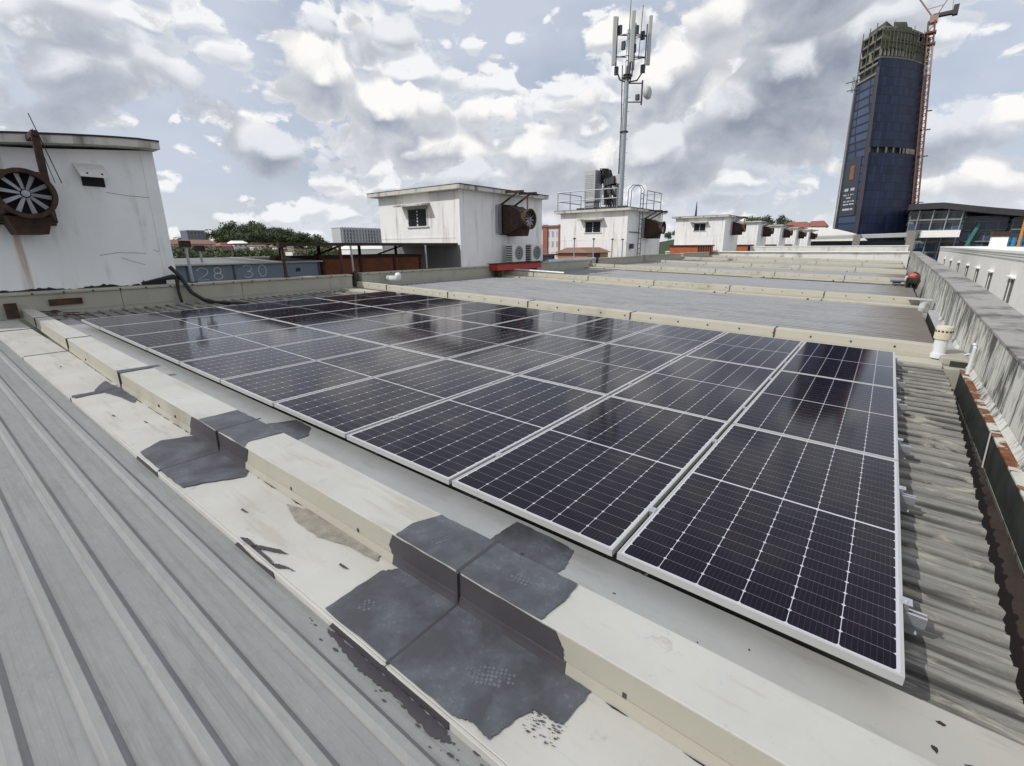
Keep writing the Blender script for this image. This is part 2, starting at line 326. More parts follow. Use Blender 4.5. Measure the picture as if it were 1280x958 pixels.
M['leaf'] = make_leaf(); M['bark'] = plain('bark', (.09, .07, .05), .9, 0, .3, 3)

# ------------------------------------------------------------------ mesh builder
class MB:
    def __init__(s): s.v = []; s.f = []
    def add(s, vs, fs):
        o = len(s.v); s.v += [tuple(q) for q in vs]; s.f += [tuple(i + o for i in f) for f in fs]; return s
    def box(s, a, b, mt=None):
        x0, y0, z0 = a; x1, y1, z1 = b
        v = [Vector(p) for p in ((x0, y0, z0), (x1, y0, z0), (x1, y1, z0), (x0, y1, z0), (x0, y0, z1), (x1, y0, z1), (x1, y1, z1), (x0, y1, z1))]
        if mt is not None: v = [mt @ p for p in v]
        return s.add(v, [(3, 2, 1, 0), (4, 5, 6, 7), (0, 1, 5, 4), (1, 2, 6, 5), (2, 3, 7, 6), (3, 0, 4, 7)])
    def cbox(s, c, d, mt=None): return s.box([c[i] - d[i] / 2 for i in range(3)], [c[i] + d[i] / 2 for i in range(3)], mt)
    def hull(s, bot, top):
        n = len(bot); return s.add(list(bot) + list(top), [tuple(range(n))[::-1], tuple(range(n, 2 * n))] + [(i, (i + 1) % n, n + (i + 1) % n, n + i) for i in range(n)])
    def tube(s, path, r, n=8, cap=True):
        path = [Vector(p) for p in path]; rs = r if isinstance(r, (list, tuple)) else [r] * len(path); vs = []
        up = None
        for i, p in enumerate(path):
            t = (path[min(i + 1, len(path) - 1)] - path[max(i - 1, 0)]).normalized()
            if up is None: up = Vector((0, 0, 1)) if abs(t.z) < .9 else Vector((1, 0, 0))
            a = t.cross(up).normalized(); b = a.cross(t).normalized(); up = b
            for j in range(n):
                q = 2 * PI * j / n; vs.append(p + a * (rs[i] * math.cos(q)) + b * (rs[i] * math.sin(q)))
        fs = [(i * n + j, i * n + (j + 1) % n, (i + 1) * n + (j + 1) % n, (i + 1) * n + j) for i in range(len(path) - 1) for j in range(n)]
        if cap: fs += [tuple(range(n))[::-1], tuple(range((len(path) - 1) * n, len(path) * n))]
        return s.add(vs, fs)
    def bar(s, a, b, w=.05, h=None):
        """square bar between two points"""
        a, b = Vector(a), Vector(b); t = (b - a).normalized(); up = Vector((0, 0, 1)) if abs(t.z) < .95 else Vector((1, 0, 0))
        x = t.cross(up).normalized() * w / 2; y = t.cross(x).normalized() * (h or w) / 2
        return s.hull([a - x - y, a + x - y, a + x + y, a - x + y], [b - x - y, b + x - y, b + x + y, b - x + y])
    def ring(s, c, r0, r1, ax, x0, x1, n=28):
        """annular tube about axis 'X' through c, from x0 to x1"""
        vs = []
        for (r, x) in ((r1, x0), (r1, x1), (r0, x1), (r0, x0)):
            for j in range(n):
                q = 2 * PI * j / n; vs.append((c[0] + x, c[1] + r * math.cos(q), c[2] + r * math.sin(q)))
        return s.add(vs, [(a * n + j, a * n + (j + 1) % n, ((a + 1) % 4) * n + (j + 1) % n, ((a + 1) % 4) * n + j) for a in range(4) for j in range(n)])
    def slab(s, pts, t, nrm=(0, 0, 1)):
        """closed sheet: outline pts thickened by t along nrm"""
        n = Vector(nrm) * t; return s.hull([Vector(p) for p in pts], [Vector(p) + n for p in pts])
    def grid_(s, prof, us, fn):
        """sweep profile prof[(v,w)] along stations us; fn(u,v,w)->xyz"""
        n = len(prof); vs = [fn(u, *p) for u in us for p in prof]
        return s.add(vs, [(i * n + j, (i + 1) * n + j, (i + 1) * n + j + 1, i * n + j + 1) for i in range(len(us) - 1) for j in range(n - 1)])
    def build(s, name, mat, parent=None, off=(0, 0, 0), smooth=False, bevel=0):
        me = bpy.data.meshes.new(name); o = Vector(off)
        me.from_pydata([Vector(p) - o for p in s.v], [], s.f); me.update()
        bm = bmesh.new(); bm.from_mesh(me); bmesh.ops.recalc_face_normals(bm, faces=bm.faces); bm.to_mesh(me); bm.free()
        me.materials.append(M[mat] if isinstance(mat, str) else mat)
        if smooth:
            for p in me.polygons: p.use_smooth = True
        ob = bpy.data.objects.new(name, me); C.objects.link(ob)
        if parent: ob.parent = parent
        else: ob.location = o
        if bevel:
            md = ob.modifiers.new('bevel', 'BEVEL'); md.width = bevel; md.segments = 2; md.limit_method = 'ANGLE'; md.angle_limit = .6
        return ob
def tag(o, label, cat, group=None, kind=None):
    if label: o['label'] = label
    if cat: o['category'] = cat
    if group: o['group'] = group
    if kind: o['kind'] = kind
    return o
def thing(name, label, cat, loc, group=None, roof=False):
    o = bpy.data.objects.new(name, None); C.objects.link(o); o.empty_display_size = .2
    o['base'] = tuple(loc)
    if roof: o.location = RX @ Vector(loc); o.rotation_euler = (0, AL, 0)
    else: o.location = loc
    return tag(o, label, cat, group)
def part(name, mb, mat, t, **kw): return mb.build(name, mat, t, off=t['base'], **kw)
def part_each(name, mb, mat, t, parent=None, **kw):
    """every separate piece of mb becomes a part of its own"""
    par = list(range(len(mb.v)))
    def find(i):
        while par[i] != i: par[i] = par[par[i]]; i = par[i]
        return i
    for f in mb.f:
        a = find(f[0])
        for q in f[1:]: par[find(q)] = a
    groups = {}
    for f in mb.f: groups.setdefault(find(f[0]), []).append(f)
    out = []
    for fs in groups.values():
        idx = sorted({i for f in fs for i in f}); mp = {i: n for n, i in enumerate(idx)}
        q = MB().add([mb.v[i] for i in idx], [tuple(mp[i] for i in f) for f in fs]); out.append(q.build(name, mat, parent or t, off=t['base'], **kw))
    return out
def sub(name, mb, mat, p, t, **kw): return mb.build(name, mat, p, off=t['base'], **kw)
def dup(root, loc=None):
    c = root.copy(); C.objects.link(c)
    if loc is not None: c.location = loc
    for ch in list(root.children):
        d = ch.copy(); C.objects.link(d); d.parent = c
        for g in ch.children:
            e = g.copy(); C.objects.link(e); e.parent = d
    return c
def wob(pts, amp, n=3, seed=0):
    """subdivide a closed outline and jitter it, for brushed paint edges"""
    rr = random.Random(seed); out = []
    for i, p in enumerate(pts):
        q = pts[(i + 1) % len(pts)]
        for j in range(n):
            t = j / n; a = amp if j else amp * .3
            out.append((p[0] + (q[0] - p[0]) * t + rr.uniform(-a, a), p[1] + (q[1] - p[1]) * t + rr.uniform(-a, a)))
    return out
ORD = ['first', 'second', 'third', 'fourth', 'fifth', 'sixth', 'seventh', 'eighth', 'ninth', 'tenth']

# ================================================================== setting: ground
g = MB().add([(-3000, -3000, -13), (3000, -3000, -13), (3000, 4000, -13), (-3000, 4000, -13)], [(0, 1, 2, 3)]).build('ground', 'ground'); tag(g, None, None, None, 'structure')

# ================================================================== roofs
PITCH = .2
def roof_profile(v0, v1, pan, h=.026, first=None, stiff=True):
    out = [(v0, pan)]; v = first if first is not None else v0 + .1
    while v < v1 - .05:
        out += [(v - .036, pan), (v - .015, pan + h), (v + .015, pan + h), (v + .036, pan)]
        if stiff:
            for q in (.075, .125): out += [(v + q - .005, pan), (v + q - .002, pan - .003), (v + q + .002, pan - .003), (v + q + .005, pan)]
        v += PITCH
    out = [p for p in out if p[0] <= v1]; out.append((v1, pan)); return out
RZ = [0, .02, .06, .12, .16, .18, .18]
def sheet_end(v):
    return .36 + .035 * v if v < 5 else .535 + .002 * (v - 5)
def roof_bay(kk, name, label, mat, v0, v1, pan, first=None, u0=-13.05, u1=None, rh=.026, stiff=True):
    base = (-6, (v0 + v1) / 2, pan); t = thing(name, label, 'roof', base, 'ribbed metal roofs', True)
    mb = MB(); us = [u0, -9, -6, -3, -1] + ([] if u1 is None else [u1])
    prof = roof_profile(v0, v1, pan, h=rh, first=first, stiff=stiff)
    if u1 is None:
        n = len(prof); vs = [(u, *p) for u in us for p in prof] + [(sheet_end(p[0]) + random.uniform(-.006, .006), *p) for p in prof]; L = len(us) + 1
        mb.add(vs, [(i * n + j, (i + 1) * n + j, (i + 1) * n + j + 1, i * n + j + 1) for i in range(L - 1) for j in range(n - 1)])
    else: mb.grid_(prof, us, lambda u, v, w: (u, v, w))
    o = part('sheeting', mb, mat, t)
    md = o.modifiers.new('thickness', 'SOLIDIFY'); md.thickness = .0025; md.offset = -1
    return t
roof_bay(0, 'metal_roof', 'grey wide-pan metal roof in the left foreground, before the patched curb', 'roof_left', -8.3, -.90, -.237, -8.28, -14.5, .6, .021, False)
names = ['weathered ribbed metal roof carrying the solar panels', 'blue-grey ribbed roof just behind the solar panels',
         'second bare ribbed roof behind the panels, with the house shadow', 'third bare ribbed roof behind the solar panels',
         'fourth bare ribbed roof behind the panels, a thin strip', 'fifth bare ribbed roof behind the panels, next to the farthest', 'farthest ribbed roof strip, in front of the white end parapet']
for i in range(7):
    v0 = 7.35 * i + .0; v1 = 7.35 * (i + 1) - .9 if i < 6 else 47.9
    roof_bay(i, 'metal_roof', names[i], 'roof_near' if i == 0 else 'roof_far', v0, v1, -.19 + RZ[i], v0 + .12)

# ------------------------------------------------------------------ curbs between the roofs
def curb(kk, label, dz, detail):
    v = 7.35 * kk; t = thing('roof_curb', label, 'curb', (-6, v - .4, -.2 + dz), 'cream curbs between the roofs', True)
    near = lambda u: (-.53 if u > -6 else -.53 + (-.02 * (u + 6)) * .95) ; far = lambda u: -.26 + (.03 if u < -3 else 0)
    us = [-13.5, -11.6, -9.07, -6.5, -4.05, -1.55, .52]
    cap = MB()
    for a, b in zip(us[:-1], us[1:]):
        a2, b2 = a + .003, b - .003; lift = random.uniform(-.003, .003)
        pr = lambda u: [(u, v + near(u), -.2 + dz), (u, v + near(u), -.03 + dz + lift), (u, v + far(u), -.032 + dz + lift), (u, v + far(u), -.137 + dz)]
        cap.hull(pr(a2), pr(b2))
    part('cap', cap, 'cream' if kk == 0 else 'cream_far', t, bevel=.0025)
    fl = MB()
    for a, b in zip(us[:-1], us[1:]):
        fl.box((a + .002, v - .93, -.213 + dz), (b - .002, v - .50, -.2 + dz + random.uniform(-.002, .002)))
        fl.box((a + .002, v - .945, -.245 + dz), (b - .002, v - .9305, -.202 + dz))
    part('apron', fl, 'cream' if kk == 0 else 'cream_far', t, bevel=.003)
    fc = MB()
    for a, b in zip(us[:-1], us[1:]):
        fc.hull([(a + .004, v + near(a) - .014, -.197 + dz), (a + .004, v + near(a) - .002, -.197 + dz), (a + .004, v + near(a) - .002, -.148 + dz), (a + .004, v + near(a) - .006, -.148 + dz)], [(b - .004, v + near(b) - .014, -.197 + dz), (b - .004, v + near(b) - .002, -.197 + dz), (b - .004, v + near(b) - .002, -.148 + dz), (b - .004, v + near(b) - .006, -.148 + dz)])
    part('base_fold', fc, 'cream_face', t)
    if kk == 0:
        fa = MB()
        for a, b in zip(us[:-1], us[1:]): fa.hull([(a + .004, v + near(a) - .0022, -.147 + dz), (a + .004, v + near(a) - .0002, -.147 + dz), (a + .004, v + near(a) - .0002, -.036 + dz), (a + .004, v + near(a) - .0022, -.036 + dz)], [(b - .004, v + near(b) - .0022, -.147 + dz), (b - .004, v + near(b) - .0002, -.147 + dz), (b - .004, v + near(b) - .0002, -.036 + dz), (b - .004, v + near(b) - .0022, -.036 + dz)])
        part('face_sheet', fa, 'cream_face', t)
    st = MB().box((us[0], v - .30, -.155 + dz), (.5, v + .10, -.137 + dz)); st.box((us[0], v + .085, -.175 + dz), (.5, v + .1, -.156 + dz))
    part('flashing_strip', st, 'strip' if kk == 0 else 'cream_far', t)
    se = MB()
    for q in us[1:-1]:
        for (a, b) in (((q - .012, v + near(q) - .003, -.03 + dz + .004), (q + .006, v + far(q) + .02, -.03 + dz + .0075)),
                       ((q - .008, v + near(q) - .0185, -.2 + dz), (q + .008, v + near(q) - .003, -.023 + dz)),
                       ((q - .006, v - .935, -.2 + dz + .003), (q + .006, v + near(q), -.2 + dz + .0085))):
            se.box(a, b)
        se.box((q - .014, v - .949, -.236 + dz), (q + .014, v - .946, -.2 + dz))
        if kk: se.box((q - .35, v - .946 - .006, -.235 + dz), (q - .3, v - .946 - .002, -.19 + dz))
    part('seam_sealant', se, 'seal_face', t)
    if 0 < kk < 4:
        bo = MB()
        for i in range(26):
            q = -13 + i * .52; bo.cbox((q, v + near(q) - .004, -.09 + dz), (.022, .012, .022))
        part_each('bolt', bo, 'rust_dark', t)
    return t
CZ = [0, .07, .09, .17, .20, .22, .22]
clabel = ['cream metal curb with dark sealant patches in the foreground', 'long cream curb along the back edge of the solar panels', 'second cream curb behind the solar panels',
          'third cream curb behind the solar panels', 'fourth cream curb behind the solar panels', 'fifth cream curb back, next to the farthest', 'farthest cream curb, just before the white end parapet']
curbs = [curb(i, clabel[i], CZ[i], i == 0) for i in range(7)]
c0 = curbs[0]
def patch(name, pts, w, mat, seed, amp=.012, up=True, label=None, n=7, t=.0022):
    p = wob(pts, amp * .38, n, seed); mb = MB()
    if up: mb.slab([(a, b, w) for a, b in p], t)
    else: mb.slab([(a, w, b) for a, b in p], -t, (0, 1, 0))
    o = part(name, mb, mat, c0)
    if label: o['label'] = label
    return o
rr = random.Random(77); mb = MB()
for i in range(150):
    u = rr.uniform(-9, .4)
    if -2.05 < u < -.85 or -4.6 < u < -3.5: continue
    L_ = rr.uniform(.02, .16); w_ = rr.uniform(.002, .007); v = -.546 + (-.02 * (u + 6) * .95 if u < -6 else 0) - rr.uniform(0, .004)
    mb.slab([(u, v, -.1982), (u + L_ * .3, v - w_, -.1982), (u + L_ * .8, v - w_ * .7, -.1982), (u + L_, v, -.1982), (u + L_ * .5, v + .002, -.1982)], .0008)
tag(part('grime_line', mb, 'bitumen', c0), None, None, None, 'stuff')
# big patch (nearest)
patch('sealant_patch', [(-1.99, -.925), (-2.0, -.62), (-1.94, -.546), (-1.55, -.546), (-1.03, -.546), (-.87, -.546), (-.89, -.72), (-.99, -.73), (-1.02, -.79), (-1.05, -.91), (-1.13, -.90), (-1.2, -.927), (-1.54, -.927)], -.1945, 'seal', 1, .010)
patch('sealant_patch', [(-1.98, -.5315), (-1.99, -.41), (-1.96, -.34), (-1.93, -.265), (-1.55, -.268), (-1.36, -.268), (-1.10, -.268), (-1.09, -.39), (-1.11, -.5315)], -.0255, 'seal', 2, .008)
patch('sealant_patch', [(-1.69, -.15), (-1.69, -.05), (-1.68, .07), (-1.45, .07), (-1.30, .05), (-1.26, -.1), (-1.3, -.2), (-1.6, -.2)], -.1365, 'seal', 3, .010)
patch('sealant_patch', [(-2.01, -.146), (-2.03, -.10), (-2.0, -.0315), (-1.5, -.0315), (-1.04, -.0315), (-1.0, -.10), (-1.0, -.146)], -.5345, 'seal_face', 4, .008, False)
def fold_patch(a, b):
    mb = MB().hull([(a, -.5455, -.194), (a, -.5375, -.147), (a, -.534, -.145), (a, -.5485, -.195)], [(b, -.5455, -.194), (b, -.5375, -.147), (b, -.534, -.145), (b, -.5485, -.195)]); part('sealant_patch', mb, 'seal_face', c0)
fold_patch(-2.0, -.985); fold_patch(-4.6, -3.62)
patch('sealant_patch', [(-1.93, -.238), (-1.9, -.202), (-1.2, -.202), (-1.2, -.235), (-1.5, -.243)], -.9475, 'seal_face', 5, .004, False)
# second patch further along
patch('sealant_patch', [(-4.49, -.92), (-4.62, -.75), (-4.53, -.546), (-3.57, -.546), (-3.50, -.60), (-3.62, -.81), (-3.66, -.92), (-4.0, -.927)], -.1945, 'seal', 6, .014)
patch('sealant_patch', [(-4.62, -.146), (-4.53, -.0315), (-3.55, -.0315), (-3.59, -.12), (-3.62, -.146)], -.5345, 'seal_face', 7, .010, False)
patch('sealant_patch', [(-4.40, -.5315), (-4.39, -.24), (-3.93, -.24), (-3.64, -.24), (-3.67, -.48), (-3.6, -.5315)], -.0255, 'seal', 8, .010)
patch('sealant_patch', [(-4.24, -.2), (-4.13, -.03), (-4.08, .09), (-3.83, .08), (-3.68, -.03), (-3.67, -.2)], -.1365, 'seal', 9, .012)
patch('sealant_patch', [(-4.5, -.238), (-4.45, -.202), (-4.1, -.202), (-4.05, -.235)], -.9475, 'seal_face', 10, .004, False)
# dark splash at the third seam, cracks and grime
patch('sealant_patch', [(-6.78, -.66), (-6.95, -.57), (-6.44, -.546), (-5.96, -.546), (-5.85, -.60), (-6.2, -.64), (-6.46, -.69), (-6.44, -.925), (-6.56, -.925), (-6.55, -.75)], -.1945, 'seal', 11, .018, n=5)
patch('sealant_patch', [(-6.58, -.534), (-6.56, -.33), (-6.55, -.16), (-6.45, -.16), (-6.46, -.33), (-6.44, -.534)], -.0225, 'seal', 12, .006)
patch('grime_stain', [(-2.95, -.60), (-2.8, -.546), (-2.45, -.546), (-2.1, -.546), (-2.08, -.585), (-2.3, -.60), (-2.5, -.66), (-2.75, -.655)], -.1955, plain('brown_grime', (.27, .25, .215), .8, 0, .3, 18), 13, .014, n=5, t=.001)
for sd, pts in ((14, [(-2.70, -.926), (-2.69, -.905), (-2.62, -.875), (-2.55, -.845), (-2.48, -.835), (-2.50, -.85), (-2.60, -.892), (-2.665, -.926)]), (15, [(-2.47, -.926), (-2.44, -.905), (-2.40, -.892), (-2.33, -.885), (-2.38, -.895), (-2.42, -.926)]),
                (16, [(-2.82, -.927), (-2.78, -.905), (-2.5, -.915), (-2.42, -.927)])):
    patch('cracked_sealant', pts, -.1945, 'seal_face', sd, .008)
patch('cracked_sealant', [(-2.85, -.24), (-2.8, -.205), (-2.6, -.225), (-2.42, -.205), (-2.40, -.243), (-2.6, -.24)], -.9475, 'seal_face', 17, .006, False)
for i, (a, b) in enumerate(((-8.1, -.75), (-5.6, -.83), (-5.2, -.70), (-3.1, -.8), (-2.2, -.72))):
    patch('scuff_mark', [(a, b), (a + .05, b + .004), (a + .06, b + .014), (a - .01, b + .012)], -.1955 if b < -.55 else -.0275, 'seal_face', 30 + i, .005, t=.001)
rr = random.Random(8)
for i, (a, b, q) in enumerate(((.10, -.09, .016), (.20, -.10, .020), (.215, -.125, .013), (.165, -.15, .010), (.27, -.06, .018), (.12, .03, .009), (-.45, -.05, .006), (-1.0, -.1, .005), (-.62, -.14, .004))):
    p = [(a + q * rr.uniform(.45, 1.2) * math.cos(2 * PI * j / 11) * (1.5 if i % 2 else .8), b + q * rr.uniform(.45, 1.2) * math.sin(2 * PI * j / 11)) for j in range(11)]
    part('dirt_spot', MB().slab([(x, y, -.1365) for x, y in p], .0012), ('bitumen', 'seal_face', 'rust_dark')[i % 3], c0)
so = MB()
for q, ww in ((-5.35, -.13), (-4.95, -.16), (-7.9, -.12), (-2.3, -.15), (-.75, -.15), (-3.0, -.17)): so.cbox((q, -.531, max(ww, -.135)), (.014, .010, .02))
part_each('bolt', so, 'seal_face', c0)
fp = MB(); rr = random.Random(31)
for (cx_, cy_, L_, W_, ang) in ((-1.20, -.73, .20, .085, .5), (-1.86, -.80, .08, .07, .9), (-1.30, -.40, .11, .06, .2), (-1.78, -.42, .10, .06, 1.2)):
    nx, ny = int(L_ / .0165), int(W_ / .0165)
    for i in range(nx):
        for j in range(ny):
            a, b = (i + .5) / nx * 2 - 1, (j + .5) / ny * 2 - 1
            if a * a + b * b * .8 > 1 or rr.random() < .12: continue
            x, y = a * L_ / 2, b * W_ / 2; u = cx_ + x * math.cos(ang) - y * math.sin(ang); v = cy_ + x * math.sin(ang) + y * math.cos(ang); q = rr.uniform(.0048, .0072)
            w = -.1918 if v < -.55 else -.0228
            fp.slab([(u - q, v - q * .8, w), (u + q, v - q, w), (u + q * .9, v + q, w), (u - q, v + q * .9, w)], .0006)
part('boot_print', fp, plain('pale_boot_dust', (.115, .125, .142), .8, 0, .35, 25), c0)
mb = MB()
for i in range(90):
    u, v = rr.uniform(-1.0, -.87), rr.uniform(-.81, -.70); q = abs(rr.gauss(0, .0020)) + .0006; mb.slab([(u - q * 1.6, v - q * .6, -.1952), (u + q, v - q * .5, -.1952), (u + q * 1.4, v + q * .6, -.1952), (u - q, v + q * .7, -.1952)], .0012)
part('brush_specks', mb, 'seal', c0)
# splashed sealant running on the left roof below the big patch
sp = thing('sealant_smear', 'dark sealant smear brushed onto the left roof beside the big patch', 'smear', (-1.6, -1.0, -.236), None, True)
rr = random.Random(3); mb = MB()
mb.slab([(a, b, -.2345) for a, b in wob([(-1.92, -.965), (-1.88, -.955), (-1.6, -.952), (-1.22, -.955), (-1.15, -.975), (-1.22, -1.0), (-1.45, -.985), (-1.62, -1.0), (-1.8, -.985)], .006, 14, 21)], .002)
for i in range(40):
    a, b = rr.uniform(-2.05, -1.0), -.985 + rr.gauss(0, .02); q = abs(rr.gauss(0, .0022)) + .0006
    mb.slab([(a - q * 2, b - q * .6, -.2345), (a + q, b - q * .8, -.2345), (a + q * 3.5, b + q * .2, -.2345), (a + q, b + q * .9, -.2345), (a - q * 1.5, b + q * .5, -.2345)], .0012)
part('smear', mb, 'seal_face', sp)

# ------------------------------------------------------------------ upstands at the high end
ulab = ['cream flashing upstand below the near white house, left of the panels', 'cream flashing upstand below the middle white house and its units', 'cream flashing upstand beside the mast house',
        'cream flashing upstand beyond the mast house', 'low cream upstand far along the roof edge', 'last low cream upstand before the end parapet']
for i in range(6):
    v0, v1 = 7.35 * i - (.2 if i else 1.3), 7.35 * (i + 1) - .55; dz = RZ[i]
    t = thing('flashing_upstand', ulab[i], 'upstand', (-13.1, (v0 + v1) / 2, -.19 + dz), 'cream upstands at the head of the roofs', True)
    mb = MB(); s0 = v0
    while s0 < v1 - .01:
        s1 = min(s0 + 2.45, v1)
        mb.box((-13.35, s0 + .003, -.19 + dz), (-13.06, s1 - .003, .22 + dz)); mb.box((-13.35, s0 + .003, .222 + dz), (-13.03, s1 - .003, .27 + dz)); s0 = s1
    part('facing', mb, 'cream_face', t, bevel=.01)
    mb = MB()
    for q in range(int((v1 - v0) / .45) if i < 2 else 0): mb.cbox((-13.028, v0 + .2 + q * .45, .245 + dz), (.012, .03, .03)); 
    part_each('bolt', mb, 'rust_dark', t)
    mb = MB().box((-13.06, v0, -.19 + dz), (-12.98, v1, -.183 + dz)); mb.box((-13.058, v0, -.10 + dz), (-13.05, v1, -.08 + dz))
    part('closure_strip', mb, 'strip', t)

# ================================================================== solar array
PW, PL, PP, QP = 1.045, 2.065, 1.07, 2.0845
pn = thing('solar_panel', '', 'solar panel', (0, 0, -.035), 'solar panels on the weathered roof', True)
mb = MB()
fr = [((0, 0), (PW, .011)), ((0, PL - .011), (PW, PL)), ((0, .011), (.011, PL - .011)), ((PW - .011, .011), (PW, PL - .011))]
for (a, b) in fr: mb.box((a[0], a[1], -.035), (b[0], b[1], 0))
mb.box((.011, .011, -.035), (PW - .011, .028, -.0335)); mb.box((.011, PL - .028, -.035), (PW - .011, PL - .011, -.0335))
fo = part('frame', mb, 'alu', pn)
go = part('glass', MB().box((.0105, .0105, -.0065), (PW - .0105, PL - .0105, -.0018)), 'cells', pn)
for me in (go.data,):                         # keep the cell grid in the panel's own plane coordinates
    pass
for q in (.45, 1.62):
    cm = MB().box((PW - .006, q - .025, .0005), (PW + .031, q + .025, .004)); cm.box((PW + .004, q - .025, -.03), (PW + .021, q + .025, .0004))
    cm.tube([(PW + .0125, q, .004), (PW + .0125, q, .009)], .006, 6); part('clamp', cm, 'rail', pn)
first = True
rows = ['front row', 'middle row', 'back row']
for j in range(3):
    for i in range(10):
        o = pn if first else dup(pn); first = False
        o.location = RX @ Vector((-i * PP - PW - .0125 + .0125, j * QP + random.uniform(-.002, .002), -.035 + random.uniform(-.0015, .0015)))
        pos = 'at the gutter end' if i == 0 else ('at the far house end' if i == 9 else '%s from the gutter end' % ORD[i])
        o['label'] = 'dark framed solar panel in the %s, %s' % (rows[j], pos)
rl = None
for j in range(3):
    for kq, q in enumerate((.45, 1.62)):
        vv = j * QP + q
        t = thing('mounting_rail', 'aluminium rail under the %s of panels, the %s' % (rows[j], ('one nearer the patched curb', 'one farther from the patched curb')[kq]), 'rail', (-5.3, vv, -.16), 'aluminium rails under the solar panels', True)
        mb = MB().box((-10.75, vv - .02, -.078), (.085, vv - .007, -.036)); mb.box((-10.75, vv + .007, -.078), (.085, vv + .02, -.036)); mb.box((-10.75, vv - .02, -.082), (.085, vv + .02, -.0785))
        part('rail_body', mb, 'rail', t)
        ft = MB()
        for u in (.045,):
            ft.box((u - .02, vv + .021, -.153), (u + .02, vv + .025, -.06)); ft.box((u - .03, vv + .0255, -.153), (u + .03, vv + .05, -.149))
        part_each('foot', ft, 'rail', t)

# ================================================================== gutter and right-hand parapet
def pu(v): return .745 + .006 * v if v < 12 else .817 + .006 * (v - 12)           # foot of the parapet's inner face
t = thing('gutter', 'damp dark gutter at the low end of the ribbed roofs', 'gutter', (.55, 6, -.5), None, True)
mb = MB(); vs = [-3, 0, 3, 6, 6.6]
for a, b in ((-4, 6.55), (7.6, 13.7), (14.7, 47.9)):
    la = lambda v: min(sheet_end(max(v, -1)) - .12, .42); 
    mb.hull([(la(a), a, -.46), (pu(a) - .1, a, -.46), (pu(a) - .1, a, -.45), (la(a), a, -.45)], [(la(b), b, -.46), (pu(b) - .1, b, -.46), (pu(b) - .1, b, -.45), (la(b), b, -.45)])
    mb.hull([(la(a) - .01, a, -.45), (la(a), a, -.45), (la(a), a, -.2), (la(a) - .01, a, -.2)], [(la(b) - .01, b, -.45), (la(b), b, -.45), (la(b), b, -.2), (la(b) - .01, b, -.2)])
part('channel', mb, 'gutter', t)
t = thing('gutter_kerb', 'mossy gutter kerb with rusty peeling top along the parapet foot', 'kerb', (.7, 2, -.45), None, True)
for nm, mat, w0, w1, uu in (('kerb_face', 'moss', -.45, -.172, -.085), ('kerb_top', 'rust_paint', -.17, -.15, -.095)):
    mb = MB()
    for a, b in ((-4, 1.5), (1.506, 3.6), (3.606, 6.4)):
        mb.hull([(pu(a) + uu, a, w0), (pu(a) + .0, a, w0), (pu(a) + .0, a, w1), (pu(a) + uu, a, w1)], [(pu(b) + uu, b, w0), (pu(b) + 0, b, w0), (pu(b) + 0, b, w1), (pu(b) + uu, b, w1)])
    part(nm, mb, mat, t, bevel=.004)
mb = MB()
for q in (1.5, 3.6): mb.bar((pu(q) - .10, q, -.44), (pu(q) - .10, q + .1, -.15), .009); mb.bar((pu(q) - .10, q + .1, -.146), (pu(q) + .0, q + .12, -.146), .012, .006)
part_each('strap', mb, 'cream', t)
t = thing('gutter_kerb', 'white foil-topped gutter kerb farther along the parapet, beyond the vent cowl', 'kerb', (.75, 10, -.45), None, True)
for nm, mat, w0, w1, uu in (('kerb_face', 'moss', -.45, -.172, -.13), ('kerb_top', 'silver', -.17, -.14, -.15)):
    mb = MB(); q = 7.7
    while q < 13.5:
        a, b = q, q + 1.15; q += 1.17
        mb.hull([(pu(a) + uu, a, w0), (pu(a) + .01, a, w0), (pu(a) + .01, a, w1), (pu(a) + uu, a, w1)], [(pu(b) + uu, b, w0), (pu(b) + .01, b, w0), (pu(b) + .01, b, w1), (pu(b) + uu, b, w1)])
    part(nm, mb, mat, t, bevel=.01)
def ptop(v): return .345 + .022 * v if v < 12 else .609 + .006 * (v - 12)
t = thing('parapet_wall', 'long mould-streaked white parapet wall on the right with dark coping', 'parapet', (.95, 15, -.5), None, True)
mb = MB(); cp = MB(); V = [-5, 0, 4, 8, 12, 20, 30, 48]
for a, b in zip(V[:-1], V[1:]):
    sec = lambda v: [(pu(v), v, -1.6), (pu(v) + .42, v, -1.6), (pu(v) + .42, v, ptop(v) - .03), (pu(v) + .012, v, ptop(v) - .03)]
    mb.hull(sec(a), sec(b))
    sc = lambda v: [(pu(v) - .006, v, ptop(v) - .028), (pu(v) + .44, v, ptop(v) - .028), (pu(v) + .44, v, ptop(v) + .015), (pu(v) - .006, v, ptop(v))]
    cp.hull(sc(a), sc(b))
part('wall', mb, 'parapet', t); part('coping', cp, 'coping', t)
mb = MB()
for a, b in zip(V[:-1], V[1:]):
    if b <= 12: mb.hull([(pu(a) - .001, a, -.149), (pu(a) - .03, a, -.149), (pu(a) - .0, a, -.08)], [(pu(b) - .001, b, -.149), (pu(b) - .03, b, -.149), (pu(b) - .0, b, -.08)])
part('mortar_fillet', mb, 'parapet', t)
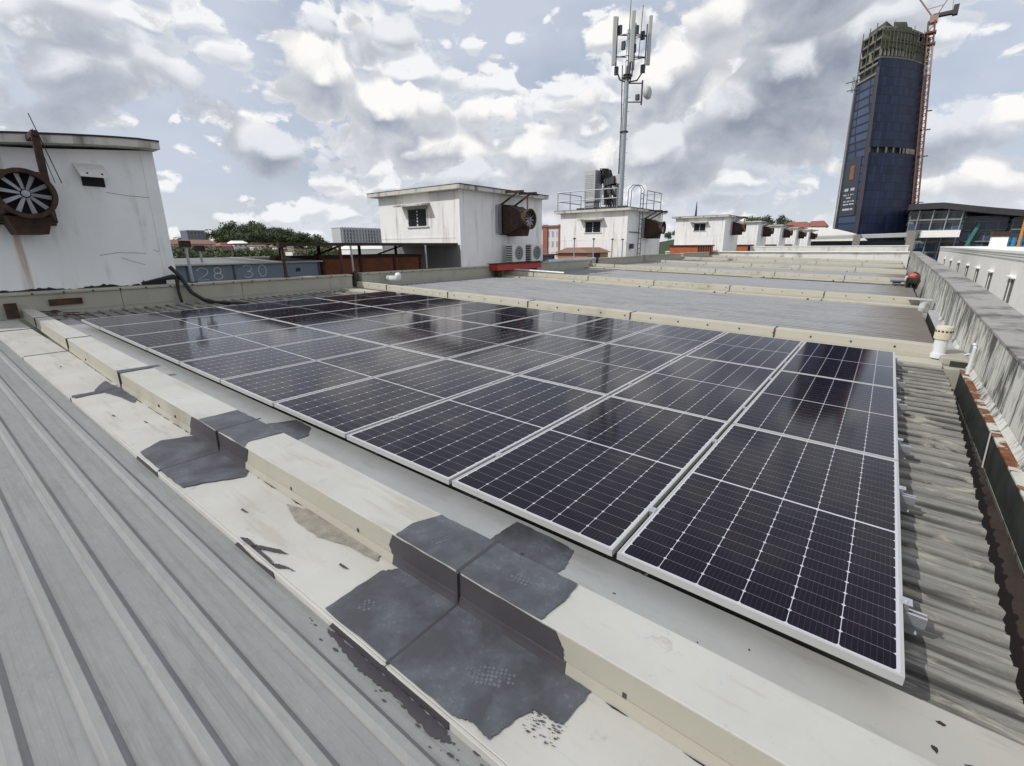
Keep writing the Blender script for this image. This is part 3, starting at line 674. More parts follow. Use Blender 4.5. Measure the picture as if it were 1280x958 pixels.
# concrete stub closing the gutter at the curb, and the cowl on it
t = thing('gutter_block', 'damp concrete block where the second curb meets the parapet', 'block', (.6, 6.9, -.45), None, True)
mb = MB().box((.34, 6.45, -.45), (.78, 7.5, -.16)); mb.box((.50, 6.6, -.16), (.785, 7.45, -.05)); part('block', mb, 'cream_face', t, bevel=.02)
part('moss_edge', MB().box((.6, 6.55, -.159), (.77, 6.6, -.09)), 'moss', t)
t = thing('vent_cowl', 'white plastic vent pipe with cream slotted cowl near the parapet', 'vent', (.48, 6.85, -.05), None, True)
def lathe(prof, c, n=20):
    mb = MB(); vs = [(c[0] + r * math.cos(2 * PI * j / n), c[1] + r * math.sin(2 * PI * j / n), c[2] + z) for r, z in prof for j in range(n)]
    fs = [(i * n + j, i * n + (j + 1) % n, (i + 1) * n + (j + 1) % n, (i + 1) * n + j) for i in range(len(prof) - 1) for j in range(n)]
    fs += [tuple(range(n))[::-1], tuple(range((len(prof) - 1) * n, len(prof) * n))]
    return mb.add(vs, fs)
part('pipe', lathe([(.09, -.11), (.09, -.05), (.074, -.045), (.074, .18)], (.48, 6.85, -.0)), 'pvc', t, smooth=False)
part('cowl', lathe([(.074, .15), (.094, .152), (.096, .29), (.09, .325), (.03, .335)], (.48, 6.85, 0)), 'cowl', t)
mb = MB()
for j in range(14):
    q = 2 * PI * j / 14; mb.cbox((0, 0, 0), (.01, .024, .022), Matrix.Translation((.48 + .093 * math.cos(q), 6.85 + .093 * math.sin(q), .26)) @ Matrix.Rotation(q, 4, 'Z'))
part_each('slot', mb, 'rust_dark', t)
t = thing('drain_pipe', 'thin white pipe and tap standing by the second curb end', 'pipe', (.74, 6.2, -.15), None, True)
part('pipe', MB().tube([(.735, 6.15, -.15), (.735, 6.15, .18), (.73, 6.22, .22)], .018), 'pvc', t); part('valve', MB().cbox((.73, 6.2, .16), (.06, .07, .1)).tube([(.70, 6.15, .1), (.66, 6.15, .08)], .02), 'steel', t)
t = thing('vent_duct', 'pale grey duct elbow over the gutter at the second bare roof', 'duct', (.5, 13.9, -.2), None, True)
part('elbow', MB().tube([(.55, 13.3, -.40), (.55, 13.3, -.1), (.56, 13.4, -.04), (.62, 13.6, -.02)], .07, 12).cbox((.58, 13.35, -.3), (.2, .2, .2)), 'cab_grey', t, smooth=False)
part('cover_plate', MB().box((.28, 13.95, .03), (.78, 14.3, .06)), 'cab_grey', t, bevel=.01)
t = thing('drain_pipe', 'grey pipe lying across the far gutter before the third curb', 'pipe', (.3, 21, -.1), None, True)
part('pipe', MB().tube([(-.1, 20.9, .1), (.5, 21.0, .1), (.75, 21.1, .1)], .07, 10), 'steel', t); part('valve', MB().cbox((.1, 20.95, .05), (.25, .12, .12)), 'black', t)

# ================================================================== end parapet
t = thing('end_parapet', 'low white stained parapet closing the roofs at the far end', 'parapet', (-9, 48.2, 0))
mb = MB().box((-18.7, 48.0, -1), (.95, 48.3, .72)); part('wall', mb, 'end_white', t)
part('coping', MB().box((-18.7, 47.95, .722), (.95, 48.4, .80)), 'offwhite', t)
part('cable', MB().tube([(-18.6 + i * 1.5, 47.93, .66 + .02 * math.sin(i * 2.1)) for i in range(14)], .02, 5), 'black', t)
t = thing('end_parapet', 'taller white weathered wall standing behind the low end parapet', 'parapet', (-6, 52, 0))
part('wall', MB().box((-11.5, 52, -1), (.9, 52.4, 1.18)), 'end_white', t); part('coping', MB().hull([(-11.5, 51.95, 1.183), (.95, 51.95, 1.183), (.95, 52.5, 1.183), (-11.5, 52.5, 1.183)], [(-11.5, 51.95, 1.25), (.95, 51.95, 1.25), (.95, 52.5, 1.25), (-11.5, 52.5, 1.25)]), 'offwhite', t)

# ================================================================== roof houses, fans
def house(y0, label, mat, z0=.0, dz=0, win=True, lw=5.45, sag=0):
    t = thing('roof_house', label, 'rooftop house', (-15.7, y0 + lw / 2, z0), 'white houses on the roof edge')
    x0, x1, y1 = -18.1, -13.3, y0 + lw; zt = 3.43 + dz
    w = MB(); w.box((x0, y0, z0 - .3), (x1, y1, zt - sag))
    if sag: w.hull([(x0, y1 - 2.3, zt - sag), (x1, y1 - 2.3, zt - sag), (x1, y1, zt - sag), (x0, y1, zt - sag)], [(x0, y1 - 1.9, zt - sag + .03), (x1, y1 - 1.9, zt - sag + .03), (x1, y1, zt), (x0, y1, zt)])
    wo = part('wall', w, mat, t)
    tr = MB()                                     # raised render bands and downpipe chases
    tr.box((x1 - .25, y0 - .012, z0 + .6), (x1 + .012, y0 - .0005, zt - .02)); tr.box((x0, y0 - .010, 1.72 + dz), (x1 - .26, y0 - .0005, 1.78 + dz)); tr.box((x1 + .0005, y1 - .22, z0 + .6), (x1 + .012, y1 + .012, zt - .02))
    part_each('render_band', tr, mat, t, wo)
    a_, b_ = y0 - .33, y1 + .07; drop = lambda y: sag * max(0, min(1, (y1 - .2 - y) / 2.4)) ** 1.3
    sl = MB(); de = MB(); ys = [a_ + (b_ - a_) * i / 16 for i in range(17)] if sag else [a_, b_]
    for p, q in zip(ys[:-1], ys[1:]):
        for mb_, z_a, z_b, e in ((sl, .001, .14, .33), (de, .141, .172, .35)): mb_.hull([(x0 - e, p, zt + z_a - drop(p)), (x1 + e, p, zt + z_a - drop(p)), (x1 + e, p, zt + z_b - drop(p)), (x0 - e, p, zt + z_b - drop(p))], [(x0 - e, q, zt + z_a - drop(q)), (x1 + e, q, zt + z_a - drop(q)), (x1 + e, q, zt + z_b - drop(q)), (x0 - e, q, zt + z_b - drop(q))])
    so = part('roof', sl, 'slab', t); sub('drip_edge', de, 'bitumen', so, t)
    if win:
        a, b, c, d = -16.25, -15.05, 2.2 + dz, 2.9 + dz
        fr = MB()
        for q in ((a, a + .06), (b - .06, b), ((a + b) / 2 - .03, (a + b) / 2 + .03)): fr.box((q[0], y0 - .03, c), (q[1], y0 - .001, d))
        fr.box((a - .05, y0 - .06, c - .05), (b + .05, y0 - .001, c - .001)); fr.box((a, y0 - .03, d - .05), (b, y0 - .001, d))
        f = part('window', fr, 'ac_white', t); pn_ = MB()
        for n_ in range(5):
            q = c + .05 + n_ * .125; pn_.hull([(a + .06, y0 - .005, q), (b - .06, y0 - .005, q), (b - .06, y0 - .012, q), (a + .06, y0 - .012, q)], [(a + .06, y0 - .045, q + .105), (b - .06, y0 - .045, q + .105), (b - .06, y0 - .052, q + .105), (a + .06, y0 - .052, q + .105)])
        part_each('louvre', pn_, 'glass_dark', t, f); sub('recess', MB().box((a, y0 - .004, c), (b, y0 - .0012, d)), 'dark', f, t)
        part('hood', MB().hull([(a - .35, y0 - .45, d + .04), (b + .15, y0 - .45, d + .04), (b + .15, y0 - .001, d + .10), (a - .35, y0 - .001, d + .10)], [(a - .35, y0 - .45, d + .10), (b + .15, y0 - .45, d + .10), (b + .15, y0 - .001, d + .18), (a - .35, y0 - .001, d + .18)]), 'slab', t)
    return t
def fan(y, z, label, length=1.15, detail=True, near=False):
    xw, xd = -13.3, -13.3 + length; R0 = .37
    t = thing('exhaust_fan', label, 'exhaust fan', (xw, y, z - .6), 'rusty exhaust fans on the roof houses')
    sq = lambda x, h: [(x, y - h, z - h), (x, y + h, z - h), (x, y + h, z + h), (x, y - h, z + h)]
    d = MB().hull(sq(xw + .14, .46 if near else .55), sq(xw + .45, .44 if near else .52)); d.hull(sq(xw + .451, .42 if near else .50), sq(xd - .2, .30)); part('duct', d, 'rust_dark', t, bevel=.01)
    part('shroud', MB().ring((xd, y, z), R0 - .03, R0, 'X', -.26, 0, 32).ring((xd, y, z), R0 - .035, R0 + .035, 'X', 0.001, .03, 32), 'rust_dark' if near else 'rust', t)
    part('back_plate', MB().ring((xd, y, z), .0, R0 - .031, 'X', -.19, -.17, 28), 'dark', t)
    part('hub', MB().ring((xd, y, z), .0, .055, 'X', -.10, .0, 16).ring((xd, y, z), .0, .03, 'X', .001, .025, 10), 'steel', t)
    for i in range(10):
        q = 2 * PI * i / 10 + .16; mt = Matrix.Translation((xd - .05, y, z)) @ Matrix.Rotation(q, 4, 'X')
        bl = MB(); pts = []
        for (s, r) in ((-.022, .07), (.022, .07), (.034, .325), (-.034, .325)):
            pts.append((s, r))
        lo = [mt @ Vector((-.9 * s * .6, s, r)) for s, r in pts]; hi = [mt @ Vector((-.9 * s * .6 + .008, s, r)) for s, r in pts]
        part('blade', bl.hull(lo, hi), 'blade', t)
    h_ = .48 if near else .6; lv = MB().box((xw + .001, y - h_, z - h_), (xw + .06, y + h_, z + h_)); part('wall_frame', lv, 'rust_dark', t)
    if detail:
        sl = MB()
        for i in range(5): sl.box((xw + .03, y - .86 + i * .055, z - .56), (xw + .13, y - .83 + i * .055, z + .56))
        part_each('damper', sl, 'steel', t)
        br = MB()
        if near:
            br.bar((xd - .3, y + .34, z + .1), (xd - .3, y + .36, z + 1.02), .11, .05); br.bar((xw - .1, y + .36, z + 1.0), (xd - .25, y + .36, z + 1.03), .09)
        else:
            for q in (-.55, .35): br.bar((xw - .2, y + q, z + 1.06), (xd + .05, y + q, z + 1.02), .08); br.bar((xw + .02, y + q, z + .55), (xd - .25, y + q, z + 1.0), .06)
            br.bar((xd - .05, y - .7, z + .97), (xd - .05, y + .6, z + .97), .07); br.bar((xd - .12, y - .05, z + .36), (xd - .12, y - .05, z + .97), .03)
        part_each('bracket', br, 'rust_dark', t); br = MB()
        br.hull([(xw + .1, y - .20, z - .66), (xd - .25, y - .20, z - .66), (xd - .25, y + .20, z - .66), (xw + .1, y + .20, z - .66)], [(xw + .1, y - .30, z - .36), (xd - .24, y - .30, z - .36), (xd - .24, y + .30, z - .36), (xw + .1, y + .30, z - .36)])
        part('support_tray', br, 'rust_dark', t)
    return t
h1 = house(-3.15, 'near white rooftop house at the left, with streaked wall and vent hood', 'white_wall', win=False, sag=.24)
hd = MB().hull([(-13.3, .92, 3.04), (-13.3, 1.40, 3.04), (-13.3, 1.40, 3.0), (-13.3, .92, 3.0)], [(-13.05, .95, 2.80), (-13.05, 1.37, 2.80), (-13.05, 1.37, 2.77), (-13.05, .95, 2.77)])
hv = part('vent_hood', hd, 'ac_white', h1); sub('vent_opening', MB().box((-13.299, 1.0, 2.62), (-13.28, 1.36, 2.82)), 'dark', hv, h1)
hv2 = MB()
for q in (1.07, 1.30): hv2.cbox((-13.10, q, 2.83), (.05, .03, .05))
part_each('bolt', hv2, 'black', h1, hv)
mb = MB(); rr = random.Random(5)
yy = [-2.5 + i * .05 for i in range(97)]; up_ = [.055 + .05 * rr.random() * abs(math.sin(i * .21)) + (.05 if i > 82 else 0) for i in range(97)]
for i in range(96):
    lo = .58 + .02 * math.sin(i * .3); mb.hull([(-13.2995, yy[i], lo), (-13.2995, yy[i + 1], lo), (-13.2995, yy[i + 1], lo + up_[i + 1]), (-13.2995, yy[i], lo + up_[i])], [(-13.292, yy[i], lo), (-13.292, yy[i + 1], lo), (-13.292, yy[i + 1], lo + up_[i + 1]), (-13.292, yy[i], lo + up_[i])])
part('bitumen_band', mb, 'bitumen', h1)
for pts, nm in (([(-13.297, 1.0, 1.27), (-13.297, 1.3, 1.32), (-13.297, 1.65, 1.31), (-13.297, 1.8, 1.30)], 'crack'), ([(-13.297, 1.35, 1.22), (-13.297, 1.5, 1.15), (-13.297, 1.75, 1.06)], 'crack'), ([(-13.297, 1.35, 2.52), (-13.297, 1.7, 2.48), (-13.297, 2.1, 2.47)], 'crack'), ([(-13.297, 1.95, 1.38), (-13.297, 2.05, 1.33)], 'crack')):
    part(nm, MB().tube(pts, .0035, 4), 'seal_face', h1)
fan(-.03, 2.32, 'big rusty exhaust fan on the near white house at the left edge', near=True)
t = thing('guy_rod', 'thin steel rods rising beside the near exhaust fan', 'rod', (-13.0, .45, 2.4)); part('rod', MB().tube([(-12.93, .62, 2.6), (-12.93, .40, 3.75)], .008, 5).tube([(-12.9, .52, 2.6), (-12.93, .40, 3.5)], .006, 5), 'rust_dark', t)
h2 = house(11.85, 'white rooftop house in the middle, with louvre window and twin cooling units', 'house_white'); part('lower_grey_sheet', MB().box((-18.05, 11.832, .2), (-13.32, 11.848, 1.46)), 'lower_grey', h2)  # darker grey sheet over the lower wall, ending just below the canopy
fan(14.8, 2.46, 'rusty exhaust fan on the middle white house')
h3 = house(26.6, 'white rooftop house carrying the antenna mast and railings', 'house_white', dz=.02)
fan(29.6, 2.48, 'rusty exhaust fan on the mast house')
far_h = [('first white rooftop house beyond the end parapet, with small window', 48.6), ('second white rooftop house beyond the end parapet', 63.4), ('third white rooftop house beyond the end parapet', 78.1), ('fourth white house beyond the end parapet', 92.9), ('last white rooftop house of the far row', 108.5)]
for i, (l, y) in enumerate(far_h):
    house(y, l, 'house_white', dz=.55, lw=5.4); fan(y + 3.0, 3.0, 'rusty exhaust fan on the ' + ['first', 'second', 'third', 'fourth', 'last'][i] + ' house of the far row')
t = thing('rod_antenna', 'short rod aerial on the first house beyond the end parapet', 'aerial', (-16.6, 50, 4.15)); part('rod', MB().tube([(-16.6, 50, 4.15), (-16.6, 50, 5.6)], [.12, .03], 6), 'cab_dark', t)

# ------------------------------------------------------------------ cooling units on the red beam
t = thing('steel_platform', 'red painted steel platform under the two cooling units', 'platform', (-12.85, 14.75, .4))
part('beam', MB().box((-13.05, 13.2, .46), (-12.6, 16.3, .70)), 'red', t); part('deck', MB().box((-13.1, 13.15, .702), (-12.55, 16.35, .73)), 'bitumen', t); part_each('stub', MB().box((-12.9, 13.35, .1), (-12.7, 13.6, .459)).box((-12.9, 15.9, .1), (-12.7, 16.1, .459)), 'rust_dark', t)
for n_, (y, l) in enumerate(((14.3, 'cream cooling unit on the red platform, nearer the fan'), (15.62, 'cream cooling unit on the red platform, farther from the camera'))):
    t = thing('cooling_unit', l, 'cooling unit', (-12.85, y + .43, .73), 'cooling units on the red platform')
    part('casing', MB().box((-13.08, y, .76), (-12.66, y + .88, 1.47)), 'ac_white', t, bevel=.015); part_each('foot', MB().box((-13.0, y + .1, .731), (-12.7, y + .16, .759)).box((-13.0, y + .72, .731), (-12.7, y + .78, .759)), 'steel', t)
    part('fan_guard', MB().ring((-12.659, y + .40, 1.12), .0, .27, 'X', 0, .012, 24), 'grille', t)
    gl = MB()
    for r in (.08, .15, .22, .28): gl.ring((-12.645, y + .40, 1.12), r - .008, r + .008, 'X', 0, .01, 24)
    part_each('guard_wire', gl, 'cab_grey', t)
    sg = MB()
    for i in range(7): sg.box((-13.05, y - .012, .82 + i * .09), (-12.72, y - .001, .87 + i * .09))
    part_each('side_grille', sg, 'grille', t)
# ------------------------------------------------------------------ sheds and posts behind the upstand
def strokes(poly, x, w=.022):
    mb = MB()
    for p in poly: mb.tube([(x, a, b) for a, b in p], w, 5)
    return mb
t = thing('tank_shed', 'blue-grey clad tank shed painted with the numbers 28 and 30', 'shed', (-15.2, 4.4, 0))
part('wall', MB().box((-16.6, 2.2, -.3), (-14.0, 6.35, .98)), 'blue_shed', t)
rf = MB(); 
for i in range(4): rf.hull([(-16.8, 2.1 + i * 1.08, 1.09), (-13.9, 2.1 + i * 1.08, .985), (-13.9, 3.17 + i * 1.08, .985), (-16.8, 3.17 + i * 1.08, 1.09)], [(-16.8, 2.1 + i * 1.08, 1.12), (-13.9, 2.1 + i * 1.08, 1.02), (-13.9, 3.17 + i * 1.08, 1.02), (-16.8, 3.17 + i * 1.08, 1.12)])
part('roof', rf, 'shed_roof', t); part_each('cover_strip', MB().box((-13.998, 2.75, -.2), (-13.985, 2.79, .975)).box((-13.998, 3.83, -.2), (-13.985, 3.88, .975)).box((-13.998, 6.27, -.2), (-13.98, 6.34, .975)), 'cab_dark', t)
part('roof_cap', MB().cbox((-14.6, 5.35, 1.1), (.3, .25, .12)), 'rust_dark', t); part('hole', MB().slab([(-13.997, a, b) for a, b in wob([(5.55, .74), (5.68, .72), (5.72, .80), (5.6, .84)], .02, 3, 2)], .006, (1, 0, 0)), 'bitumen', t)
def arc(cy, cz, ry, rz, a0, a1, n=8): return [(cy + ry * math.cos(math.radians(a0 + (a1 - a0) * i / n)), cz + rz * math.sin(math.radians(a0 + (a1 - a0) * i / n))) for i in range(n + 1)]
two = lambda y, z, h: [arc(y, z + h * .68, h * .42, h * .32, 170, -50) + [(y - h * .45, z), (y + h * .45, z)]]
eight = lambda y, z, h: [arc(y, z + h * .72, h * .28, h * .26, 0, 360, 12), arc(y, z + h * .25, h * .34, h * .26, 0, 360, 12)]
three = lambda y, z, h: [arc(y, z + h * .74, h * .36, h * .27, 150, -90) + arc(y, z + h * .24, h * .4, h * .26, 90, -150)]
zero = lambda y, z, h: [arc(y, z + h * .5, h * .32, h * .5, 0, 360, 14)]
part('painted_number', strokes(two(3.10, .62, .30) + eight(3.46, .62, .30) + three(4.20, .63, .32) + zero(4.60, .63, .32), -13.995, .012), 'chalk', t)
t = thing('rusty_container', 'orange-brown rusty container box under the canopy', 'container', (-15, 8.5, 0))
part('wall', MB().box((-16.3, 6.5, -.3), (-14.2, 10.6, 1.05)), 'orange_box', t); part('lid', MB().hull([(-16.4, 6.45, 1.052), (-14.15, 6.45, 1.052), (-14.15, 10.7, 1.052), (-16.4, 10.7, 1.052)], [(-16.3, 6.5, 1.14), (-14.2, 6.5, 1.14), (-14.2, 10.6, 1.14), (-16.3, 10.6, 1.14)]), 'rust_dark', t)
mb = MB()
for q in (6.52, 7.9, 9.3, 10.5): mb.box((-14.199, q, -.2), (-14.16, q + .09, 1.04))
part_each('stiffener', mb, 'rust_dark', t)
t = thing('canopy', 'low rust-edged canopy roof joining the middle white house', 'canopy', (-14.8, 8.3, .2))
part('sheet', MB().box((-16.8, 4.75, 1.50), (-13.45, 11.84, 1.53)), 'rust_dark', t); part('edge_beam', MB().box((-13.52, 4.75, 1.44), (-13.46, 11.84, 1.498)), 'rust_dark', t)
mb = MB()
for q in (6.2, 7.55, 9.2, 10.9): mb.bar((-16.0, q, .9), (-16.0, q, 1.5), .08)
for q in (7.2, 9.8): mb.bar((-15.8, q, 1.12), (-14.6, q + .4, 1.48), .05)
part_each('post', mb, 'rust_dark', t)
PST = 'posts along the head of the roofs'
for (x, y, z, mat, l, capm) in ((-13.25, 2.58, 1.50, 'steel', 'rusty-capped grey post left of the painted number 28', 'rust_dark'), (-14.6, 3.35, 1.40, 'steel', 'short grey post behind the shed roof', 'rust_dark'),
                                (-13.25, 4.85, 1.47, 'rust', 'rust-brown post at the corner of the canopy', 'rust_dark'), (-13.4, 6.7, 1.44, 'rust', 'rusty brown post before the rusty container', None),
                                (-13.25, 6.98, 1.44, 'steel', 'galvanised post at the end of the second curb', 'black'), (-13.25, 10.0, 1.46, 'steel', 'thin galvanised post at the right end of the rusty container', None)):
    t = thing('post', l, 'post', (x, y, .5), PST); part('shaft', MB().tube([(x, y + .03, .3), (x, y, z)], .03 if mat == 'steel' else .045, 8), mat, t)
    if capm == 'rust_dark': part('cap', MB().cbox((x, y, z), (.16, .2, .14)), capm, t)
    if capm == 'black': part('base_wrap', MB().tube([(x + .08, y - .02, .25), (x + .1, y, .5), (x + .05, y + .04, .68)], [.1, .09, .05], 7), 'black', t)
    part('base', MB().cbox((x, y + .03, .62), (.14, .14, .04)), 'rust_dark', t)
t = thing('drain_hose', 'black rubber hose hanging from the near house corner', 'hose', (-13, 2.35, .5))
part('hose', MB().tube([(-13.12, 2.15, 1.0), (-13.0, 2.28, .78), (-12.93, 2.42, .42), (-12.8, 2.6, .24), (-12.5, 2.75, .18), (-12.1, 2.95, .17), (-11.7, 3.1, .17)], .045, 8), 'black', t, smooth=True)
t = thing('tar_wrap', 'black tarred bundle at the foot of the near house corner', 'bundle', (-13.1, 2.15, .5))
part('wrap', MB().tube([(-13.1, 1.55, .68), (-13.08, 1.9, .74), (-13.06, 2.15, .78), (-13.05, 2.35, .72)], [.015, .035, .06, .03], 9), 'bitumen', t); part('strap', MB().tube([(-13.0, 2.2, .75), (-12.97, 2.18, .45), (-12.95, 2.2, .2)], [.04, .03, .03], 7), 'bitumen', t)
t = thing('rust_debris', 'rusty scraps and rotted plate at the head of the patched curb', 'scrap', (-12.9, -.2, 0), None, True)
mb = MB(); rr = random.Random(9)
for i in range(12):
    a, b = rr.uniform(-13.0, -11.6), rr.uniform(-.2, .32); mb.cbox((0, 0, 0), (rr.uniform(.2, .5), .05, .012), Matrix.Translation((a, b, -.11 + .01 * i % .04)) @ Matrix.Rotation(rr.uniform(-.5, 1.2), 4, 'Z'))
mb.box((-13.02, -.62, -.18), (-12.98, -.45, .1)); mb.box((-13.05, .0, .0), (-13.03, .5, .12))
part('scrap', mb, 'rust', t)
t = thing('vent_pipe', 'short white bent pipe lying on the second curb before the middle house', 'pipe', (-11.9, 8.2, 0), None, True)
part('pipe', MB().tube([(-12.9, 8.0, .1), (-12.5, 7.9, .12), (-12.2, 7.85, .16), (-12.15, 7.8, .28)], .09, 10), 'pvc', t, smooth=True)
t = thing('conduit', 'silver foil-wrapped conduit on the upstand beside the cooling units', 'conduit', (-13, 20, .5))
part('pipe', MB().tube([(-13.15, 17.6, .66), (-13.15, 19, .70), (-13.15, 22.3, .68)], .11, 9), 'silver', t); part('end_cap', MB().cbox((-13.1, 22.4, .62), (.2, .2, .3)), 'black', t)
t = thing('conduit', 'silver pipe lying along the second bare roof curb', 'conduit', (-10, 14.5, .2), None, True)
part('pipe', MB().tube([(-12.9, 14.3, .12), (-11.8, 14.36, .13), (-10.2, 14.34, .12)], .04, 8), 'silver', t)
# sheds by the mast house
t = thing('small_shed', 'salmon painted shed with low pitched roof before the mast house', 'shed', (-15.5, 24.5, 0))
part('wall', MB().box((-16.2, 23.4, -.2), (-14.2, 26.0, 1.0)), 'salmon', t); part('roof', MB().hull([(-16.4, 23.2, 1.002), (-14.0, 23.2, 1.002), (-14.0, 26.2, 1.002), (-16.4, 26.2, 1.002)], [(-15.6, 23.4, 1.3), (-14.8, 23.4, 1.3), (-14.8, 26.0, 1.3), (-15.6, 26.0, 1.3)]), 'terracotta', t); part('door', MB().box((-14.199, 24.2, .1), (-14.17, 24.9, .95)), 'rust_dark', t)
t = thing('small_shed', 'grey shed with brown roof left of the salmon shed', 'shed', (-17, 22.6, 0))
part('wall', MB().box((-18.4, 21.9, -.2), (-16.6, 23.6, .85)), 'blue_shed', t); part('roof', MB().box((-18.6, 21.7, .852), (-16.4, 23.8, .93)), 'terracotta', t)
for i, y in enumerate((20.5, 22.6, 24.9, 26.3)):
    t = thing('post', ['first thin post from the left before the mast house', 'second thin post from the left before the mast house', 'third thin post from the left before the mast house', 'thin post at the corner of the mast house'][i], 'post', (-13.4, y, .4), PST)
    part('shaft', MB().tube([(-13.4, y, .3), (-13.4, y, 1.75)], .035, 7), 'steel', t); part('cap', MB().cbox((-13.4, y, 1.76), (.12, .12, .06)), 'rust_dark', t)
for l, y0, y1, mat, x in (('bright orange tank box before the first house of the far row', 43.2, 48.0, 'orange_bright', -14.0), ('orange tank box before the second house of the far row', 60.6, 63.2, 'orange_bright', -13.6), ('orange tank box before the third far house', 75.6, 78.0, 'orange_bright', -13.6), ('orange tank box before the fourth far house', 90.2, 92.6, 'orange_bright', -13.6)):
    t = thing('tank_box', l, 'tank', (x - 1, y0, .3)); part('wall', MB().box((x - 2.5, y0, -.2), (x, y1, 1.28)), mat, t); part('lid', MB().box((x - 2.6, y0 - .1, 1.282), (x + .1, y1 + .1, 1.4)), 'rust_dark', t)
    mb = MB()
    for i in range(6): mb.box((x + .001, y0 + .2 + i * (y1 - y0 - .4) / 6, .0), (x + .05, y0 + .3 + i * (y1 - y0 - .4) / 6, 1.27))
    part_each('stiffener', mb, 'rust_dark', t)

# ================================================================== antenna mast on the third house
RT, FW = Vector((.79, .61, 0)), Vector((.61, -.79, 0)); B = Vector((-14.42, 27.8, 3.66))
t = thing('antenna_mast', 'tall grey tubular antenna mast with white panel antennas', 'antenna mast', B)
part('pole', MB().tube([B, B + Vector((0, 0, .2)), B + Vector((0, 0, 4.4)), B + Vector((0, 0, 7.5)), B + Vector((0, 0, 9.8))], [.19, .18, .155, .13, .11], 14), 'steel', t, smooth=True)
fl = MB()
for z, r in ((4.4, .26), (7.3, .27), (7.45, .24), (.05, .32)): fl.tube([B + Vector((0, 0, z)), B + Vector((0, 0, z + .06))], r, 14)
part_each('flange', fl, 'cab_dark', t)
st = MB()
for i in range(18): 
    z = .6 + i * .38; q = 1 if i % 2 else -1; st.tube([B + Vector((0, 0, z)), B + Vector((0, 0, z)) + RT * .27 * q], .012, 5)
part_each('step_peg', st, 'steel', t)
fr = MB()
for ang, (off) in ((0, RT * -.72 + FW * .1), (1, FW * .30 + RT * .10), (2, RT * 1.05 + FW * -.1), (3, FW * -.7 + RT * .45)):
    for z in (7.1,): fr.tube([B + Vector((0, 0, z)), B + off * .6 + Vector((0, 0, z + .12)), B + off + Vector((0, 0, z + .75)), B + off + Vector((0, 0, z + 1.0))], .045, 7)
    for z in (8.4, 9.5): fr.tube([B + Vector((0, 0, z)), B + off + Vector((0, 0, z))], .03, 6)
    fr.tube([B + off + Vector((0, 0, 7.6)), B + off + Vector((0, 0, 10.4 if ang != 2 else 10.1))], .035, 7)
for a, b in ((RT * -.72, FW * .3), (FW * .3, RT * 1.05), (RT * 1.05, FW * -.7)):
    for z in (8.4, 9.5): fr.tube([B + a + Vector((0, 0, z)), B + b + Vector((0, 0, z))], .022, 5)
fr.tube([B + Vector((0, 0, 9.8)), B + Vector((0, 0, 11.6))], [.03, .012], 6); fr.tube([B + RT * .62 + Vector((0, 0, 8.3)), B + RT * .72 + Vector((0, 0, 11.0))], .022, 5)
part('antenna_frame', fr, 'cab_dark', t)
for off, z0, z1, w in ((RT * -.88 + FW * .12, 7.95, 10.4, .115), (FW * .45 + RT * .10, 8.0, 10.55, .13), (RT * 1.22 + FW * -.05, 8.0, 10.5, .115), (FW * -.85 + RT * .5, 8.0, 10.45, .11)):
    p0 = B + off; pa = MB().hull([p0 + RT * a + FW * b + Vector((0, 0, z0)) for a, b in ((-w, -.06), (w, -.06), (w * .8, .08), (-w * .8, .08))], [p0 + RT * a + FW * b + Vector((0, 0, z1)) for a, b in ((-w, -.06), (w, -.06), (w * .8, .08), (-w * .8, .08))])
    part('panel_antenna', pa, 'antenna', t, bevel=.02)
ru = MB()
for off, z in ((RT * -.55, 9.8), (RT * .3 + FW * .15, 8.8), (RT * .8, 9.5), (RT * .9, 7.8), (RT * -.65, 7.7), (FW * .3, 7.65), (RT * -.3, 9.0), (RT * .5 + FW * -.3, 9.9)): ru.cbox((0, 0, 0), (.2, .16, .42), Matrix.Translation(B + off + Vector((0, 0, z))))
part_each('radio_unit', ru, 'cab_dark', t)
db = MB(); 
for z in (6.05, 7.05): db.tube([B + Vector((0, 0, z)), B + RT * .95 + Vector((0, 0, z))], .035, 6)
db.tube([B + RT * .95 + Vector((0, 0, 5.9)), B + RT * .95 + Vector((0, 0, 7.2))], .05, 8); db.cbox((0, 0, 0), (.2, .2, .3), Matrix.Translation(B + RT * .7 + Vector((0, 0, 6.3)))); part('dish_arm', db, 'cab_dark', t)
dc = B + RT * 1.25 + FW * .15 + Vector((0, 0, 6.5)); ax = (RT * .8 + FW * .6).normalized(); a_ = ax.cross(Vector((0, 0, 1))).normalized(); vs = []; n = 18
for r, d in ((.02, -.28), (.2, -.2), (.33, -.06), (.36, .02), (.34, .12), (.2, .2), (.02, .22)):
    for j in range(n): vs.append(dc + ax * d + a_ * (r * math.cos(2 * PI * j / n)) + Vector((0, 0, 1)) * (r * math.sin(2 * PI * j / n)))
dd = MB().add(vs, [(i * n + j, i * n + (j + 1) % n, (i + 1) * n + (j + 1) % n, (i + 1) * n + j) for i in range(6) for j in range(n)]); part('dish', dd, 'antenna', t, smooth=True)
part('feeder_cable', MB().tube([B + RT * -.3 + Vector((0, 0, 8.0)), B + RT * -.28 + Vector((0, 0, 7.2)), B + RT * -.2 + Vector((0, 0, 5)), B + RT * -.2 + Vector((0, 0, .3))], .03, 5), 'black', t)
